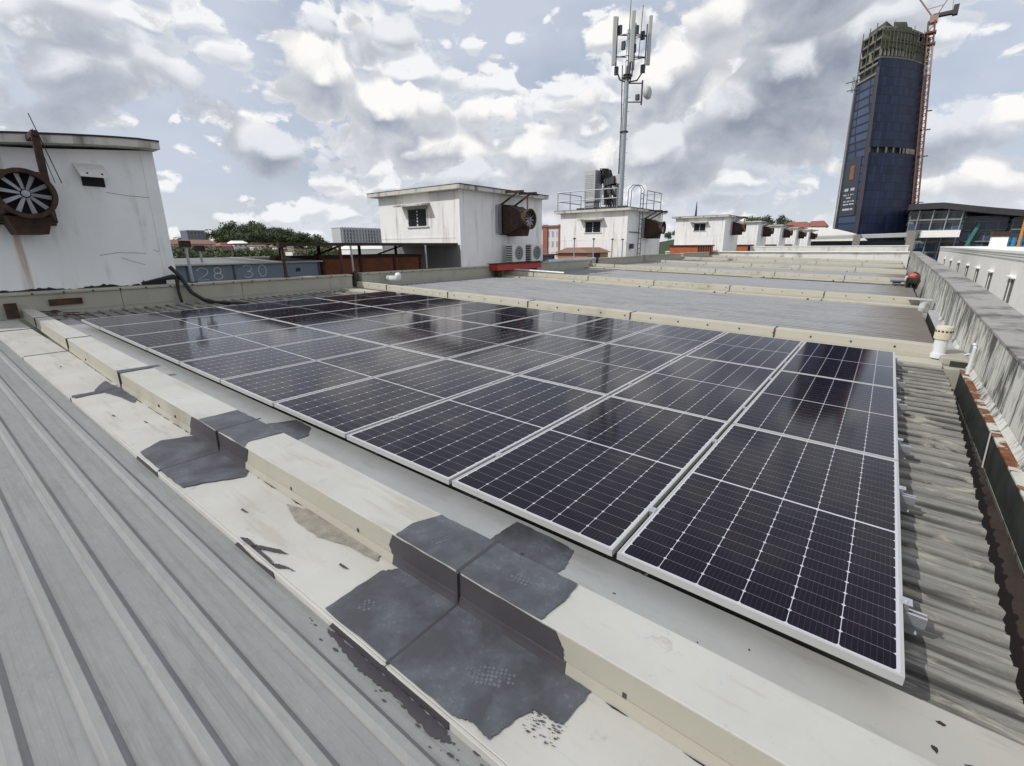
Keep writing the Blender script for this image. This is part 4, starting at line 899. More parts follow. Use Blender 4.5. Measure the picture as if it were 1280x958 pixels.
# cabinets on the house roof
zt = 3.63
t = thing('equipment_cabinet', 'big light grey equipment cabinet on the mast house roof', 'cabinet', (-16.1, 27.6, zt))
part('casing', MB().box((-16.75, 27.2, 4.15), (-15.95, 28.2, 6.05)), 'cab_grey', t, bevel=.02); part('plinth', MB().box((-16.65, 27.3, 3.68), (-16.05, 28.1, 4.148)), 'cab_grey', t)
mb = MB()
for i in range(12): mb.box((-16.65, 27.185, 4.5 + i * .11), (-16.05, 27.199, 4.53 + i * .11))
part('vent_slot', mb, 'steel', t); part('door', MB().box((-15.949, 27.25, 4.2), (-15.93, 28.15, 5.98)), 'steel', t)
part('skid_frame', MB().box((-17.2, 27.1, 3.64), (-13.7, 27.3, 3.78)).box((-17.2, 29.6, 3.64), (-13.7, 29.8, 3.78)).box((-17.2, 27.301, 3.64), (-17.0, 29.599, 3.76)).box((-14.0, 27.301, 3.64), (-13.8, 29.599, 3.76)), 'cab_dark', t)
t = thing('radio_rack', 'cluttered rack of small radio units beside the mast', 'radio rack', (-15, 28, zt))
fr = MB(); bx = MB(); lt = MB(); rr = random.Random(11)
for x in (-15.5, -14.75): fr.bar((x, 28.0, 3.7), (x, 28.0, 5.7), .06); fr.bar((x, 28.6, 3.7), (x, 28.6, 5.7), .06)
for z in (4.3, 5.2, 5.65): fr.bar((-15.5, 28.0, z), (-14.6, 28.0, z), .05); fr.bar((-15.5, 28.6, z), (-14.6, 28.6, z), .05)
for i in range(18):
    x, z = -15.72 + (i % 6) * .215, 3.95 + (i // 6) * .6; j_ = rr.uniform(-.06, .08); (bx if rr.random() < .55 else lt).box((x + rr.uniform(0, .05), 27.6 + rr.random() * .25, z + j_), (x + .2, 28.0, z + j_ + rr.uniform(.38, .56)))
part('rack', fr, 'cab_dark', t); part_each('radio_unit', bx, 'cab_dark', t); part_each('radio_unit', lt, 'cab_grey', t)
t = thing('cable_bundle', 'black cable bundle looping from the cabinet to the radio rack', 'cables', (-15.4, 28, 5))
mb = MB()
for i in range(44):
    a, b, c = rr.uniform(-.2, .16), rr.uniform(-.15, .2), rr.uniform(-.3, .3); mb.tube([(-15.9 + a, 28.0 + b, 5.5 + c), (-15.75 + a, 28.0 + b, 6.1 + c * .3), (-15.5 + a, 28.0 + b, 6.02 + c * .5), (-15.3 + a, 28 + b, 5.4 + c), (-15.05 + a, 28 + b, 5.0 + c), (-14.85 + a, 28 + b, 4.6 + c)] if i < 24 else ([(-15.6 + a, 27.95 + b, 5.9), (-15.58 + a, 27.9, 5.0), (-15.5 + a, 27.9 + b, 4.0)] if i < 33 else [(-15.3 + a * 2, 27.7, 4.9 + c), (-15.1 + a * 3, 27.65 + b, 4.3), (-14.9 + a * 2, 27.7, 3.8)]), .035, 5)
part('cable', mb, 'black', t)
t = thing('roof_railing', 'galvanised pipe railing around the mast house roof', 'railing', (-15.7, 29, zt))
pp = [(-18.2, 26.5), (-14.3, 26.5)]; mb = MB()
pl = [(-18.25, 29.5), (-18.25, 28.0), (-18.25, 26.45), (-17.3, 26.45), (-16.2, 26.45), (-15.1, 26.45), (-14.0, 26.45)]
for x, y in pl: mb.tube([(x, y, 3.62), (x, y, 4.75)], .03, 6)
for z in (4.2, 4.75): mb.tube([(x, y, z) for x, y in pl], .03, 6)
pl = [(-13.15, 29.0), (-13.15, 30.2), (-13.15, 31.4), (-14.5, 31.6)]
for x, y in pl: mb.tube([(x, y, 3.62), (x, y, 4.75)], .03, 6)
for z in (4.2, 4.75): mb.tube([(x, y, z) for x, y in pl], .03, 6)
part('rail', mb, 'steel', t)
t = thing('wall_ladder', 'dark steel ladder with hooped top on the mast house', 'ladder', (-13.1, 28.2, .3)); mb = MB()
for y in (27.95, 28.4): mb.tube([(-13.12, y, .4), (-13.12, y, 4.75), (-13.3, y, 5.0), (-13.7, y, 5.02), (-13.95, y, 4.8), (-13.98, y, 3.7)], .022, 6)
part('rail', mb, 'cab_dark', t); mb = MB()
for i in range(14): mb.tube([(-13.12, 27.95, .6 + i * .3), (-13.12, 28.4, .6 + i * .3)], .02, 5)
part_each('rung', mb, 'cab_dark', t); part('meter_box', MB().cbox((-13.2, 27.2, 1.35), (.18, .3, .3)).bar((-13.28, 26.9, 2.2), (-13.25, 28.4, 2.2), .05), 'cab_dark', t)

# ================================================================== worker at the far gutter
def skin_obj(name, pts, edges, mat, parent, off, sub_=2):
    me = bpy.data.meshes.new(name); me.from_pydata([Vector(p[:3]) - Vector(off) for p in pts], edges, []); me.update()
    ob = bpy.data.objects.new(name, me); C.objects.link(ob); ob.parent = parent; me.materials.append(M[mat])
    md = ob.modifiers.new('skin', 'SKIN'); md.use_smooth_shade = True
    if not me.skin_vertices: 
        bm = bmesh.new(); bm.from_mesh(me); bm.verts.layers.skin.verify(); bm.to_mesh(me); bm.free()
    for i, p in enumerate(pts): me.skin_vertices[0].data[i].radius = (p[3], p[3])
    me.skin_vertices[0].data[0].use_root = True
    s = ob.modifiers.new('sub', 'SUBSURF'); s.levels = sub_; s.render_levels = sub_; return ob
pb = RX @ Vector((.52, 20.4, -.44)); PS = .80; t = thing('person', 'person in red shirt and black trousers bending over the far gutter', 'person', pb)
X, Y, Z = pb
def P_(a, b, c, r): return (X + a * PS, Y + b * PS, Z + c * PS, r * PS)     # a right, b away, c up
body = [P_(0, -.12, .78, .135), P_(.10, -.10, .74, .095), P_(.11, .06, .43, .065), P_(.11, -.06, .08, .045), P_(.11, .10, .035, .035), P_(-.10, -.10, .74, .095), P_(-.11, .04, .43, .065), P_(-.12, -.08, .08, .045), P_(-.12, .08, .035, .035),
        P_(.02, .06, .90, .13), P_(.04, .25, .98, .14), P_(.05, .36, .98, .06), P_(.06, .45, .97, .085), P_(.22, .27, .93, .06), P_(.26, .34, .66, .042), P_(.22, .45, .42, .034), P_(.21, .49, .33, .03), P_(-.16, .27, .93, .06), P_(-.22, .33, .66, .042), P_(-.16, .45, .42, .034), P_(-.15, .49, .33, .03)]
ed = [(0, 1), (1, 2), (2, 3), (3, 4), (0, 5), (5, 6), (6, 7), (7, 8), (0, 9), (9, 10), (10, 11), (11, 12), (10, 13), (13, 14), (14, 15), (15, 16), (10, 17), (17, 18), (18, 19), (19, 20)]
skin_obj('body', body, ed, 'skin', t, pb)
sc = lambda idx, e, g: ([(*body[i][:3], body[i][3] + g) for i in idx], e)
p_, e_ = sc([0, 1, 2, 3, 5, 6, 7], [(0, 1), (1, 2), (2, 3), (0, 4), (4, 5), (5, 6)], .016); skin_obj('trousers', p_, e_, 'trousers', t, pb)
p_, e_ = sc([9, 10, 13, 17, 0], [(0, 1), (1, 2), (1, 3), (0, 4)], .012); skin_obj('shirt', p_, e_, 'shirt', t, pb)
p_, e_ = sc([17, 18], [(0, 1)], .024); skin_obj('sleeve', p_, e_, 'shirt_white', t, pb, 1)
p_, e_ = sc([12], [], .01); part('hair', MB().tube([(X + .05, Y + .34, Z + .80), (X + .05, Y + .376, Z + .816), (X + .05, Y + .43, Z + .79)], [.05, .068, .04], 10), 'hair', t, smooth=True)

# ================================================================== tower under construction, crane
TY = 250
def lean(x, y, z): 
    q = max(0, z - 6); return (x - q * (.030 + .075 * (x + 20) / 26), y, z)
A_, B_, = (-21.3, 262), (-12.6, 250); arcp = []
for i in range(9):
    s = i / 8; arcp.append((-12.6 + 18.7 * s + 1.6 * math.sin(PI * s), 250 + 25 * s - 2.0 * math.sin(PI * s)))
loop = [(-21.3, 262)] + arcp + [(-2, 296), (-22, 284)]
t = thing('tower_block', 'unfinished tall tower wrapped in dark blue netting, concrete top storeys', 'tower', (-8, 270, -13))
def shell(pts, z0, z1, close=True):
    mb = MB(); return mb.hull([lean(x, y, z0) for x, y in pts], [lean(x, y, z1) for x, y in pts])
inner = lambda s: [(-8 + (x + 8) * s, 272 + (y - 272) * s) for x, y in loop]
part('core', shell(inner(.93), -13, 69.9), 'cab_dark', t)
def skin_(pts, zs, th=.4):
    mb = MB(); n = len(pts)
    for z0, z1 in zip(zs[:-1], zs[1:]):
        for i in range(n - 1):
            a, b = pts[i], pts[i + 1]; d = Vector((b[0] - a[0], b[1] - a[1], 0)).normalized(); nn = Vector((d.y, -d.x, 0)) * -th
            q = [(a[0], a[1]), (b[0], b[1]), (b[0] + nn.x, b[1] + nn.y), (a[0] + nn.x, a[1] + nn.y)]
            mb.hull([lean(x, y, z0) for x, y in q], [lean(x, y, z1) for x, y in q])
    return mb
zb = [-13, 6, 22, 36.6]; zu = [38.8, 50, 62, 70]
part('netting', skin_(arcp, zb), 'net_blue', t); part('netting', skin_(arcp, zu), 'net_blue', t)
part('netting', skin_([arcp[-1], (-2, 296), (-22, 284)], zb + zu[1:]), 'net_blue', t); part('side_panels', skin_([A_, B_], [-13, 6, 36, 64.4]), 'tower_glass', t)
part('side_panels', skin_([(-22, 284), A_], [-13, 30, 66]), 'tower_glass', t)
mb = MB()
for (x, y), w in ((B_, 1.1), (A_, .6), ((-13.4, 251.3), .5)):
    for z0, z1 in ((-13, 20), (20, 45), (45, 67)): mb.hull([lean(x + a, y + b - .2, z0) for a, b in ((-w / 2, -.4), (w / 2, -.4), (w / 2, .4), (-w / 2, .4))], [lean(x + a, y + b - .2, z1) for a, b in ((-w / 2, -.4), (w / 2, -.4), (w / 2, .4), (-w / 2, .4))])
part_each('corner_mullion', mb, 'mullion', t)
part('corner_trim', MB().hull([lean(-21.8 + a, 261.8 + b, -13) for a, b in ((-.25, -.3), (.25, -.3), (.25, .3), (-.25, .3))], [lean(-21.8 + a, 261.8 + b, 66) for a, b in ((-.25, -.3), (.25, -.3), (.25, .3), (-.25, .3))]), 'concrete', t)
mb = MB(); rr = random.Random(4)
for i in range(8):
    a, b = arcp[i], arcp[i + 1]
    for s in ((.1,) if i < 4 else (.1, .6)):
        x, y = a[0] + (b[0] - a[0]) * s, a[1] + (b[1] - a[1]) * s; wd = rr.uniform(.4, 1.2)
        mb.hull([lean(x + p, y + q - .1 + p, 36.7) for p, q in ((0, 0), (wd, .2), (wd, .8), (0, .6))], [lean(x + p, y + q - .1 + p, 38.7) for p, q in ((0, 0), (wd, .2), (wd, .8), (0, .6))])
part_each('belt_column', mb, 'concrete', t)
mb = MB(); cl_ = MB(); gn = MB(); pts = loop
for z in (70.2, 73.6, 77.0, 80.2): mb.hull([lean(x, y, z) for x, y in inner(.99)], [lean(x, y, z + .6) for x, y in inner(.99)])
for z in (70.9, 74.3, 77.7):
    for i in range(len(pts)):
        a, b = inner(.965)[i], inner(.965)[(i + 1) % len(pts)]
        for s in (.0, .5):
            if z > 72 and rr.random() < .3: continue
            x, y = a[0] + (b[0] - a[0]) * s, a[1] + (b[1] - a[1]) * s; wd = .55 if z < 72 else .35; cl_.hull([lean(x + p, y + q, z) for p, q in ((-wd, -wd), (wd, -wd), (wd, wd), (-wd, wd))], [lean(x + p, y + q, z + 2.6) for p, q in ((-wd, -wd), (wd, -wd), (wd, wd), (-wd, wd))])
part_each('floor_slab', mb, 'concrete', t); part_each('column', cl_, 'concrete', t)
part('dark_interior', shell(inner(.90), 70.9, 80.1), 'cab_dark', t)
for i in range(1, 9):
    a, b = arcp[i - 1], arcp[i]
    for z0 in (73.9, 77.3):
        if rr.random() < .9:
            h0, h1 = z0 - rr.uniform(0, 1), z0 + rr.uniform(2.2, 4.2); gn.hull([lean(a[0], a[1] - .5, h0), lean(b[0], b[1] - .5, h0), lean(b[0], b[1] - .3, h0), lean(a[0], a[1] - .3, h0)], [lean(a[0], a[1] - .5, h1), lean(b[0], b[1] - .5, h1), lean(b[0], b[1] - .3, h1), lean(a[0], a[1] - .3, h1)])
part_each('scaffold_net', gn, 'concrete_green', t)
mb = MB()
for i in range(9):
    x, y = arcp[i]
    for k_ in range(2):
        s = k_ / 2; nx_ = arcp[min(i + 1, 8)]; xx, yy_ = x + (nx_[0] - x) * s, y + (nx_[1] - y) * s; mb.bar(lean(xx, yy_ - .9, rr.uniform(70, 74)), lean(xx, yy_ - .9, rr.uniform(76, 82.5)), .2)
for i in range(8):
    for z in (75.5, 79): mb.bar(lean(arcp[i][0], arcp[i][1] - .9, z), lean(arcp[i + 1][0], arcp[i + 1][1] - .9, z), .2)
for s in (0, .35, .7): x, y = A_[0] + 8.7 * s, A_[1] - 12 * s; mb.bar(lean(x, y - .5, 66), lean(x, y - .5, 83), .3)
for x in (-23.2, -22.6): mb.bar(lean(x, 262, 62), lean(x + .2, 262, 68), .2)
mb.bar(lean(-26, 262, 66), lean(-20, 261, 66.4), .3); mb.bar(lean(-25, 262, 63), lean(-20, 261, 63), .3)
part('scaffold_pole', mb, 'concrete_green', t)
mb = MB().hull([lean(-19.5, 266, 80.8), lean(-12, 256, 80.8), lean(-8, 268, 80.8), lean(-16, 276, 80.8)], [lean(-19.5, 266, 84), lean(-12, 256, 84), lean(-8, 268, 84), lean(-16, 276, 84)])
mb.hull([lean(-9, 257, 80.8), lean(-4, 260, 80.8), lean(-3, 270, 80.8), lean(-8, 268, 80.8)], [lean(-9, 257, 83.4), lean(-4, 260, 83.4), lean(-3, 270, 83.4), lean(-8, 268, 83.4)]); part_each('roof_core', mb, 'concrete_green', t)
mb = MB()
for z0 in (64.5, 68.0): mb.hull([lean(-21.4, 261.6, z0), lean(-12.9, 249.6, z0), lean(-12.9, 251, z0), lean(-21.4, 263, z0)], [lean(-21.4, 261.6, z0 + .7), lean(-12.9, 249.6, z0 + .7), lean(-12.9, 251, z0 + .7), lean(-21.4, 263, z0 + .7)])
part_each('side_balcony', mb, 'concrete', t)
# hanging sign on the narrow side
dv = Vector((B_[0] - A_[0], B_[1] - A_[1], 0)); nd = Vector((dv.y, -dv.x, 0)).normalized()
def sgn(s, z, o=.15): x, y = A_[0] + dv.x * s + nd.x * o, A_[1] + dv.y * s + nd.y * o; return Vector(lean(x, y, z))
def sq_(s0, s1, z0, z1, o, th=.12): return MB().hull([sgn(s0, z0, o), sgn(s1, z0, o), sgn(s1, z0, o + th), sgn(s0, z0, o + th)], [sgn(s0, z1, o), sgn(s1, z1, o), sgn(s1, z1, o + th), sgn(s0, z1, o + th)])
ts = thing('hanging_banner', 'tall dark banner with crest and lines of white lettering on the tower', 'banner', sgn(.45, 13))
part('cloth', sq_(.10, .80, 13, 36.0, .15), 'sign', ts)
part('crest', sq_(.36, .54, 27.5, 33.0, .28), plain('crest_ochre', (.22, .12, .07), .7, 0, .5, .7), ts)
mb = MB()
for z, s0, s1, h in ((23.0, .22, .70, 1.1), (21.2, .2, .72, .5), (20.0, .34, .58, .5), (18.6, .2, .74, .5), (17.4, .2, .74, .5), (15.2, .24, .70, .8)):
    n_ = int((s1 - s0) / .035)
    for i in range(n_):
        if rr.random() < .86: 
            q = sq_(s0 + i * .035, s0 + i * .035 + .024, z, z + h, .28); mb.add(q.v, q.f)
part('lettering', mb, 'chalk', ts)
# crane following the leaning side
t = thing('tower_crane', 'red and white luffing tower crane standing against the tower', 'crane', (6.6, 271, -13))
def cr(z): return Vector(lean(5.9, 271, z))
lo_, up_ = MB(), MB()
def lattice(mb, fa, z0, z1, w, step):
    z = z0
    while z < z1 - .1:
        zz = min(z + step, z1)
        for sx, sy in ((-1, -1), (1, -1), (1, 1), (-1, 1)): mb.bar(fa(z) + Vector((sx * w, sy * w, 0)), fa(zz) + Vector((sx * w, sy * w, 0)), .55)
        mb.bar(fa(z) + Vector((-w, -w, 0)), fa(zz) + Vector((w, -w, 0)), .28); mb.bar(fa(z) + Vector((w, -w, 0)), fa(zz) + Vector((w, w, 0)), .28); mb.bar(fa(zz) + Vector((-w, -w, 0)), fa(zz) + Vector((w, -w, 0)), .28); mb.bar(fa(z) + Vector((-w, -w, 0)), fa(zz) + Vector((-w, w, 0)), .28); z = zz
lattice(lo_, cr, -13, 66, .95, 2.6); lattice(up_, cr, 66, 77, .95, 2.4)
part('lower_mast', lo_, 'crane', t); part('upper_mast', up_, 'crane_white', t)
co = MB()
for z in (77, 81): co.cbox(cr(z), (3.4, 3.4, .6))
lattice(co, cr, 77, 85, 1.0, 2.2); part('climbing_collar', co, 'crane', t)
tp = cr(85); sl_ = MB().cbox(tp + Vector((.5, 0, .6)), (2.6, 2.4, 2.4)); part('slewing_cab', sl_, 'crane_white', t)
cj = MB().hull([tp + Vector(v) for v in ((0, -1, 1.2), (7, -1, 1.0), (7, 1, 1.0), (0, 1, 1.2))], [tp + Vector(v) for v in ((0, -1, 2.2), (7, -1, 2.2), (7, 1, 2.2), (0, 1, 2.2))]); cj.cbox(tp + Vector((6.6, 0, 2.2)), (1.6, 2.2, 3.2)); part('counterweight', cj, 'mullion', t)
af = MB(); af.bar(tp + Vector((1.2, 0, 1.8)), tp + Vector((5.0, 0, 9.5)), .35); af.bar(tp + Vector((5.0, 0, 9.5)), tp + Vector((5.6, 0, 2.5)), .2); jb = MB()
for o_ in (-.5, .5): jb.bar(tp + Vector((0, o_, 1.5)), tp + Vector((-16, o_, 24)), .3)
for i in range(10):
    a, b = i / 10, (i + 1) / 10; jb.bar(tp + Vector((-16 * a, -.5, 1.5 + 22.5 * a)), tp + Vector((-16 * b, .5, 1.5 + 22.5 * b)), .2)
af.bar(tp + Vector((-1.9, 0, 4.6)), tp + Vector((2.7, 0, 4.9)), .22); part('frame_post', af, 'crane_white', t); part('jib', jb, 'crane_white', t)
tie = MB()
for z in (18, 36, 46, 53): tie.bar(cr(z), Vector(lean(4.5, 273, z)), .5); tie.cbox(cr(z) + Vector((1.8, 0, 0)), (1.8, 1, .3))
part_each('tie_beam', tie, 'mullion', t)

# ================================================================== buildings on the right
t = thing('white_building', 'long white neighbouring building with dark window openings beyond the parapet', 'building', (16, 120, -13))
part('wall', MB().box((12, 45, -13), (24, 203, .15)), 'offwhite', t); part('coping', MB().box((11.85, 44.9, .152), (24.1, 203.1, .45)), 'offwhite', t)
for y in [66, 80, 96, 110, 124, 140, 158, 176]:
    w = part('window', MB().box((11.97, y, -5.6), (11.998, y + 3.6, -2.9)), 'window_grey', t); part_each('pier', MB().box((11.9, y + 1.7, -5.6), (11.965, y + 1.95, -2.75)).box((11.6, y - .2, -2.69), (11.998, y + 3.8, -2.5)), 'offwhite', t, w)
part('pipe_run', MB().tube([(11.75, 45, -.25), (11.75, 120, -.2), (11.75, 203, -.25)], .07, 5), 'steel', t)
t = thing('stair_house', 'small brown stair house on the white neighbouring roof', 'stair house', (24, 160, .2)); part('wall', MB().box((20, 175, .1), (23, 178, 2.9)), 'offwhite', t); part('roof', MB().box((19.8, 174.8, 2.902), (23.2, 178.2, 4.2)), 'rust_dark', t)
t = thing('glass_building', 'wide dark glazed building with wavy black roof, right edge', 'building', (22, 250, -13))
part('wall', MB().hull([(4.5, 240, -13), (18.8, 237, -13), (18.8, 270, -13), (4.5, 270, -13)], [(3.0, 240, 13.2), (18.8, 237, 12.5), (18.8, 270, 12.5), (3.0, 270, 13.2)]), 'glazing', t)
part('wall', MB().box((19.2, 240.5, -13), (30.5, 270, 10.6)), 'glazing', t); part('wall', MB().box((31, 238, -13), (58, 270, 9.6)), 'glazing', t)
rw = MB(); us = [2.4 + i * 2.4 for i in range(24)]; hz_ = lambda x: 15.2 + .18 * math.sin((x - 3) * .21) * math.exp(-(x - 3) / 30) - max(0, x - 12) * .16
for a, b in zip(us[:-1], us[1:]): rw.hull([(a, 233, hz_(a) - 2.0), (a, 272, hz_(a) - 2.0), (a, 272, hz_(a)), (a, 233, hz_(a))], [(b, 233, hz_(b) - 2.0), (b, 272, hz_(b) - 2.0), (b, 272, hz_(b)), (b, 233, hz_(b))])
part('roof', rw, 'dark_roof', t); rb = MB()
for z in (9.4, 5.6, 1.8, -2): rb.box((3.6, 235.5, z), (18.2, 236.6, z + .5)); rb.box((31.2, 237, z), (58, 237.9, z + .4)); rb.box((19.4, 239.6, z), (30.3, 240.4, z + .35))
part_each('floor_edge', rb, 'concrete', t); ft = MB()
for x in (5, 9, 13, 17): ft.bar((x, 235.2, -8), (x + .9, 235.2, 13), .25)
part_each('strut', ft, 'steel', t); part('canopy', MB().box((7.4, 224, 3.4), (17.4, 236, 5.7)), 'offwhite', t)
part('escalator_frame', MB().bar((20, 238.6, -3), (23, 238.6, 8), 1.0).bar((21.2, 238.6, -3), (22.2, 238.6, 6), .5), plain('teal_steel', (.05, .20, .18), .5, 0, .2, .5), t)
t = thing('stacked_crates', 'row of blue plastic tanks on the white neighbouring roof, right edge', 'tanks', (33, 225, .5)); mb = MB()
for i in range(7): mb.tube([(26.5 + i * 1.5, 225, .4), (26.5 + i * 1.5, 225, 3.0)], .65, 8)
part_each('tank', mb, plain('blue_plastic', (.05, .22, .40), .4, 0, .2, 1), t); part('stand', MB().box((25.6, 224, -6), (36.5, 226, .399)), 'concrete', t)
t = thing('yellow_post', 'orange-yellow crane post at the right edge of the frame', 'post', (33.2, 215, -13)); part('shaft', MB().bar((30.2, 212, -13), (30.4, 212, 9.0), .55), plain('orange_yellow', (.62, .26, .04), .5, 0, .1, .3), t); part('cap', MB().cbox((30.4, 212, 9.3), (.8, .8, .5)), 'mullion', t)
t = thing('station_canopy', 'low grey flat-roofed building with concrete piers before the tower', 'building', (-5, 125, -13))
part('roof', MB().hull([(-24, 118, 2.1), (2.6, 118, 2.6), (2.6, 150, 3.2), (-24, 150, 2.8)], [(-24, 118, 2.5), (2.6, 118, 3.3), (2.6, 150, 3.9), (-24, 150, 3.3)]), 'pale_grey', t); part('wall', MB().box((-23, 121, -13), (2.2, 148, 2.0)), 'cab_dark', t); part_each('pier', MB().box((-6.6, 117.5, -1), (-5.4, 118.4, 3.2)).box((1.7, 117.2, -1), (3.0, 118.3, 3.5)), 'concrete', t)
t = thing('vaulted_hall', 'white vault-roofed hall left of the tower base', 'hall', (-18, 165, -13)); mb = MB()
n = 12; pr = [(math.cos(PI * i / n) * 13 - 19, math.sin(PI * i / n) * 4.6 + 1.2) for i in range(n + 1)]
mb.hull([(x, 155, z) for x, z in pr], [(x, 185, z) for x, z in pr]); part('roof', mb, 'offwhite', t); part('wall', MB().box((-31.5, 155.5, -13), (-6.5, 184.5, 1.19)), 'pale_grey', t)
for i, (x, y, w, h, l) in enumerate(((-41, 300, 9, 13, 'red-roofed building beyond the far row of houses, left one'), (-33, 306, 6, 13.5, 'red-roofed building beyond the far row, beside the vaulted hall'))):
    t = thing('distant_house', l, 'building', (x, y, -13)); part('wall', MB().box((x - w, y, -13), (x + w * .6, y + 12, h - 3)), 'offwhite', t); part('roof', MB().hull([(x - w - .6, y - .6, h - 2.99), (x + w * .6 + .6, y - .6, h - 2.99), (x + w * .6 + .6, y + 12.6, h - 2.99), (x - w - .6, y + 12.6, h - 2.99)], [(x - w * .6, y + 5, h), (x + w * .3, y + 5, h), (x + w * .3, y + 7, h), (x - w * .6, y + 7, h)]), 'red_roof', t)
t = thing('striped_block', 'white apartment block with red vertical bands between the roof houses', 'building', (-72.5, 116, -13))
part('wall', MB().box((-78, 110, -13), (-68, 124, 6.3)), windows_mat('striped_block_wall', (.66, .64, .62), (.3, .31, .34), 1.4, 2.6, .5, .4, .5, 'XZ', .5), t); mb = MB()
for x in (-75.9, -70.9): mb.box((x, 109.6, -13), (x + 1.5, 109.99, 6.9))
part_each('red_band', mb, 'red_roof', t); part('roof', MB().box((-78.3, 109.4, 6.302), (-67.7, 124.3, 6.7)), 'red_roof', t)

# ================================================================== far left: hill, trees, houses
hv = []; NX, NY = 30, 24
def hh(x, y):
    a = math.exp(-((y - 205) / 70) ** 2 - ((x + 470) / 70) ** 2); b = math.exp(-((y - 560) / 160) ** 2 - ((x + 120) / 120) ** 2); return -13.3 + 25 * a + 30 * b
mb = MB(); vs = [(-900 + 1100 * i / NX, -60 + 900 * j / NY) for i in range(NX + 1) for j in range(NY + 1)]
mb.add([(x, y, hh(x, y)) for x, y in vs], [(i * (NY + 1) + j, (i + 1) * (NY + 1) + j, (i + 1) * (NY + 1) + j + 1, i * (NY + 1) + j + 1) for i in range(NX) for j in range(NY)])
o = mb.build('hill', 'hill', smooth=True); tag(o, None, None, None, 'structure')
def tree_proto(seed, r, h):
    rr = random.Random(seed); t = thing('broadleaf_tree', '', 'tree', (0, 0, 0)); lf = MB(); cl = []
    for i in range(12): a = rr.uniform(0, 2 * PI); q = r * rr.uniform(.1, .75); cl.append((Vector((q * math.cos(a), q * math.sin(a), h * rr.uniform(.28, .84))), r * rr.uniform(.38, .6)))
    for i in range(900):
        c, cr_ = rr.choice(cl); d = Vector((rr.gauss(0, 1), rr.gauss(0, 1), rr.gauss(0, .8))).normalized() * cr_ * rr.uniform(.6, 1.08); p = c + d
        s = rr.uniform(.45, .95); u = Vector((rr.gauss(0, 1), rr.gauss(0, 1), rr.gauss(0, 1))).normalized(); w = u.cross(d + Vector((0, 0, .01))).normalized()
        lf.add([p - u * s, p + w * s * .6, p + u * s, p - w * s * .6], [(0, 1, 2, 3)])
    part('crown', lf, 'leaf', t); tk = MB().tube([(0, 0, -1), (0, .1, h * .3), (.2, 0, h * .6)], [.35, .26, .15], 7)
    for c, q in cl[:5]: tk.tube([(0, .05, h * .35), c * .6 + Vector((0, 0, h * .15)), c], [.15, .1, .05], 5)
    part('trunk', tk, 'bark', t); return t
pro = [tree_proto(1, 6.5, 11), tree_proto(2, 5.2, 9.5), tree_proto(3, 7.4, 12.5)]
used = [False] * 3
def tree(x, y, z, s, label, group):
    i = random.randrange(3); o = pro[i] if not used[i] else dup(pro[i]); used[i] = True
    o.location = (x, y, z); o.scale = (s, s, s * random.uniform(.9, 1.12)); o.rotation_euler.z = random.uniform(0, 6.28); o['label'] = label; o['group'] = group
rr = random.Random(21)
for i in range(80):
    y = min(rr.gauss(208, 30), 262); x = -418 - abs(rr.gauss(0, 30)); tree(x, y, hh(x, y), rr.uniform(.7, 1.15), 'dark green broadleaf tree on the wooded hill behind the canopy', 'trees on the wooded hill')
for i in range(84):
    y = rr.uniform(95, 262); x = rr.uniform(-372, -330); tree(x, y * (-x / 400), -13.2, rr.uniform(.85, 1.3), 'green broadleaf tree among the low houses below the hill', 'trees among the low houses')
for i in range(30):
    y = rr.uniform(480, 560); x = -190 + rr.random() * 140; tree(x, y, hh(x, y), rr.uniform(.8, 1.2), 'distant tree in the line beyond the far row of houses', 'distant line of trees')
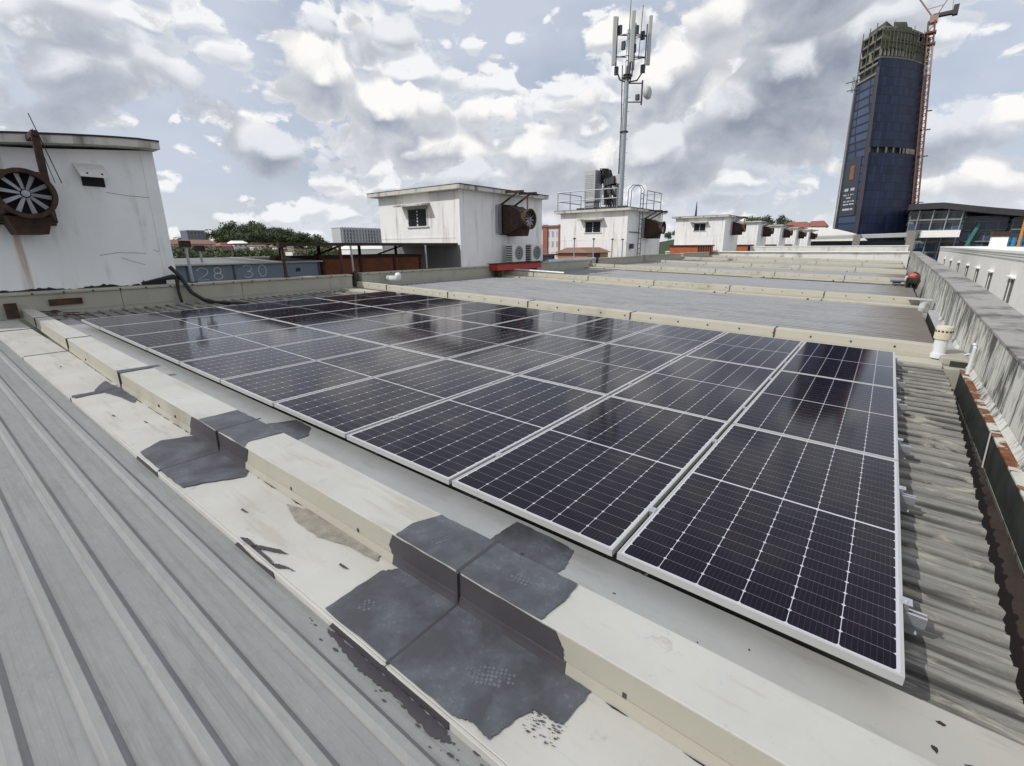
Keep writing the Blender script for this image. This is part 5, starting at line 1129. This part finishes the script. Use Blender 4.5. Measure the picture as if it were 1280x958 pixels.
def bldg(name, label, x, y0, y1, z1, mat, roof=None, dep=14, rz=2.5, cat='building'):
    t = thing(name, label, cat, (x - dep / 2, (y0 + y1) / 2, -13)); part('wall', MB().box((x - dep, y0, -13.2), (x, y1, z1)), mat, t)
    if roof: part('roof', MB().hull([(x - dep - .7, y0 - .7, z1 + .002), (x + .7, y0 - .7, z1 + .002), (x + .7, y1 + .7, z1 + .002), (x - dep - .7, y1 + .7, z1 + .002)], [(x - dep * .55, y0 + 1.5, z1 + rz), (x - dep * .45, y0 + 1.5, z1 + rz), (x - dep * .45, y1 - 1.5, z1 + rz), (x - dep * .55, y1 - 1.5, z1 + rz)]), roof, t)
    else: part('roof', MB().box((x - dep - .2, y0 - .2, z1 + .002), (x + .2, y1 + .2, z1 + .5)), 'pale_grey', t)
    return t
t = bldg('apartment_block', 'wide pale apartment block with vertical bays left of the middle house', -400, 259, 310, 18.4, 'flats', None); mb = MB()
for i in range(15): mb.box((-399.99, 260 + i * 3.3, -13), (-398.8, 261.2 + i * 3.3, 19.4))
part_each('bay', mb, plain('pale_bay', (.45, .46, .48), .6, 0, .1, .5), t)
bldg('office_block', 'grey-blue office block rising behind the terracotta terrace', -430, 145.5, 158, 14.6, 'flats2')
bldg('terrace_house', 'long terrace with terracotta roof right of the near white house', -402, 118, 154, 4.6, windows_mat('terrace_wall', (.46, .38, .32), (.16, .13, .12), 3, 2.7, .4, .35, .6, 'YZ', .5), 'terracotta', rz=3)
bldg('townhouse', 'pink townhouse with red roof below the hill', -380, 148.5, 156, 2.8, 'pink', 'red_roof'); bldg('townhouse', 'white townhouse with stepped front below the hill', -378, 156.4, 167, 4.2, windows_mat('townhouse_wall', (.66, .65, .62), (.2, .2, .22), 3.4, 2.8, .55, .5, .6, 'YZ', .5), 'offwhite')
bldg('townhouse', 'low house with brown tiled roof at the foot of the hill', -385, 173, 184, 2.8, 'offwhite', 'terracotta'); bldg('townhouse', 'low brown-roofed house half hidden beside the canopy post', -380, 188, 202, 2.2, 'offwhite', 'terracotta')
bldg('shophouse', 'small white and red shop block seen under the canopy', -330, 176, 184, -.8, 'offwhite', 'red_roof', rz=1); bldg('warehouse', 'white warehouse glimpsed behind the canopy posts', -300, 200, 232, .2, 'offwhite', 'offwhite')
for i, (y, l) in enumerate(((136, 'small white-roofed stall below the trees, leftmost one'), (146, 'small white-roofed stall below the trees, middle one'), (155, 'small white-roofed stall below the trees, rightmost one'))): bldg('market_stall', l, -325, y * .82, y * .82 + 5.5, -6.3, 'offwhite', 'offwhite', dep=5, rz=1.0, cat='stall')
for o, l in ((pro[0], 1), (pro[1], 1), (pro[2], 1)): pass
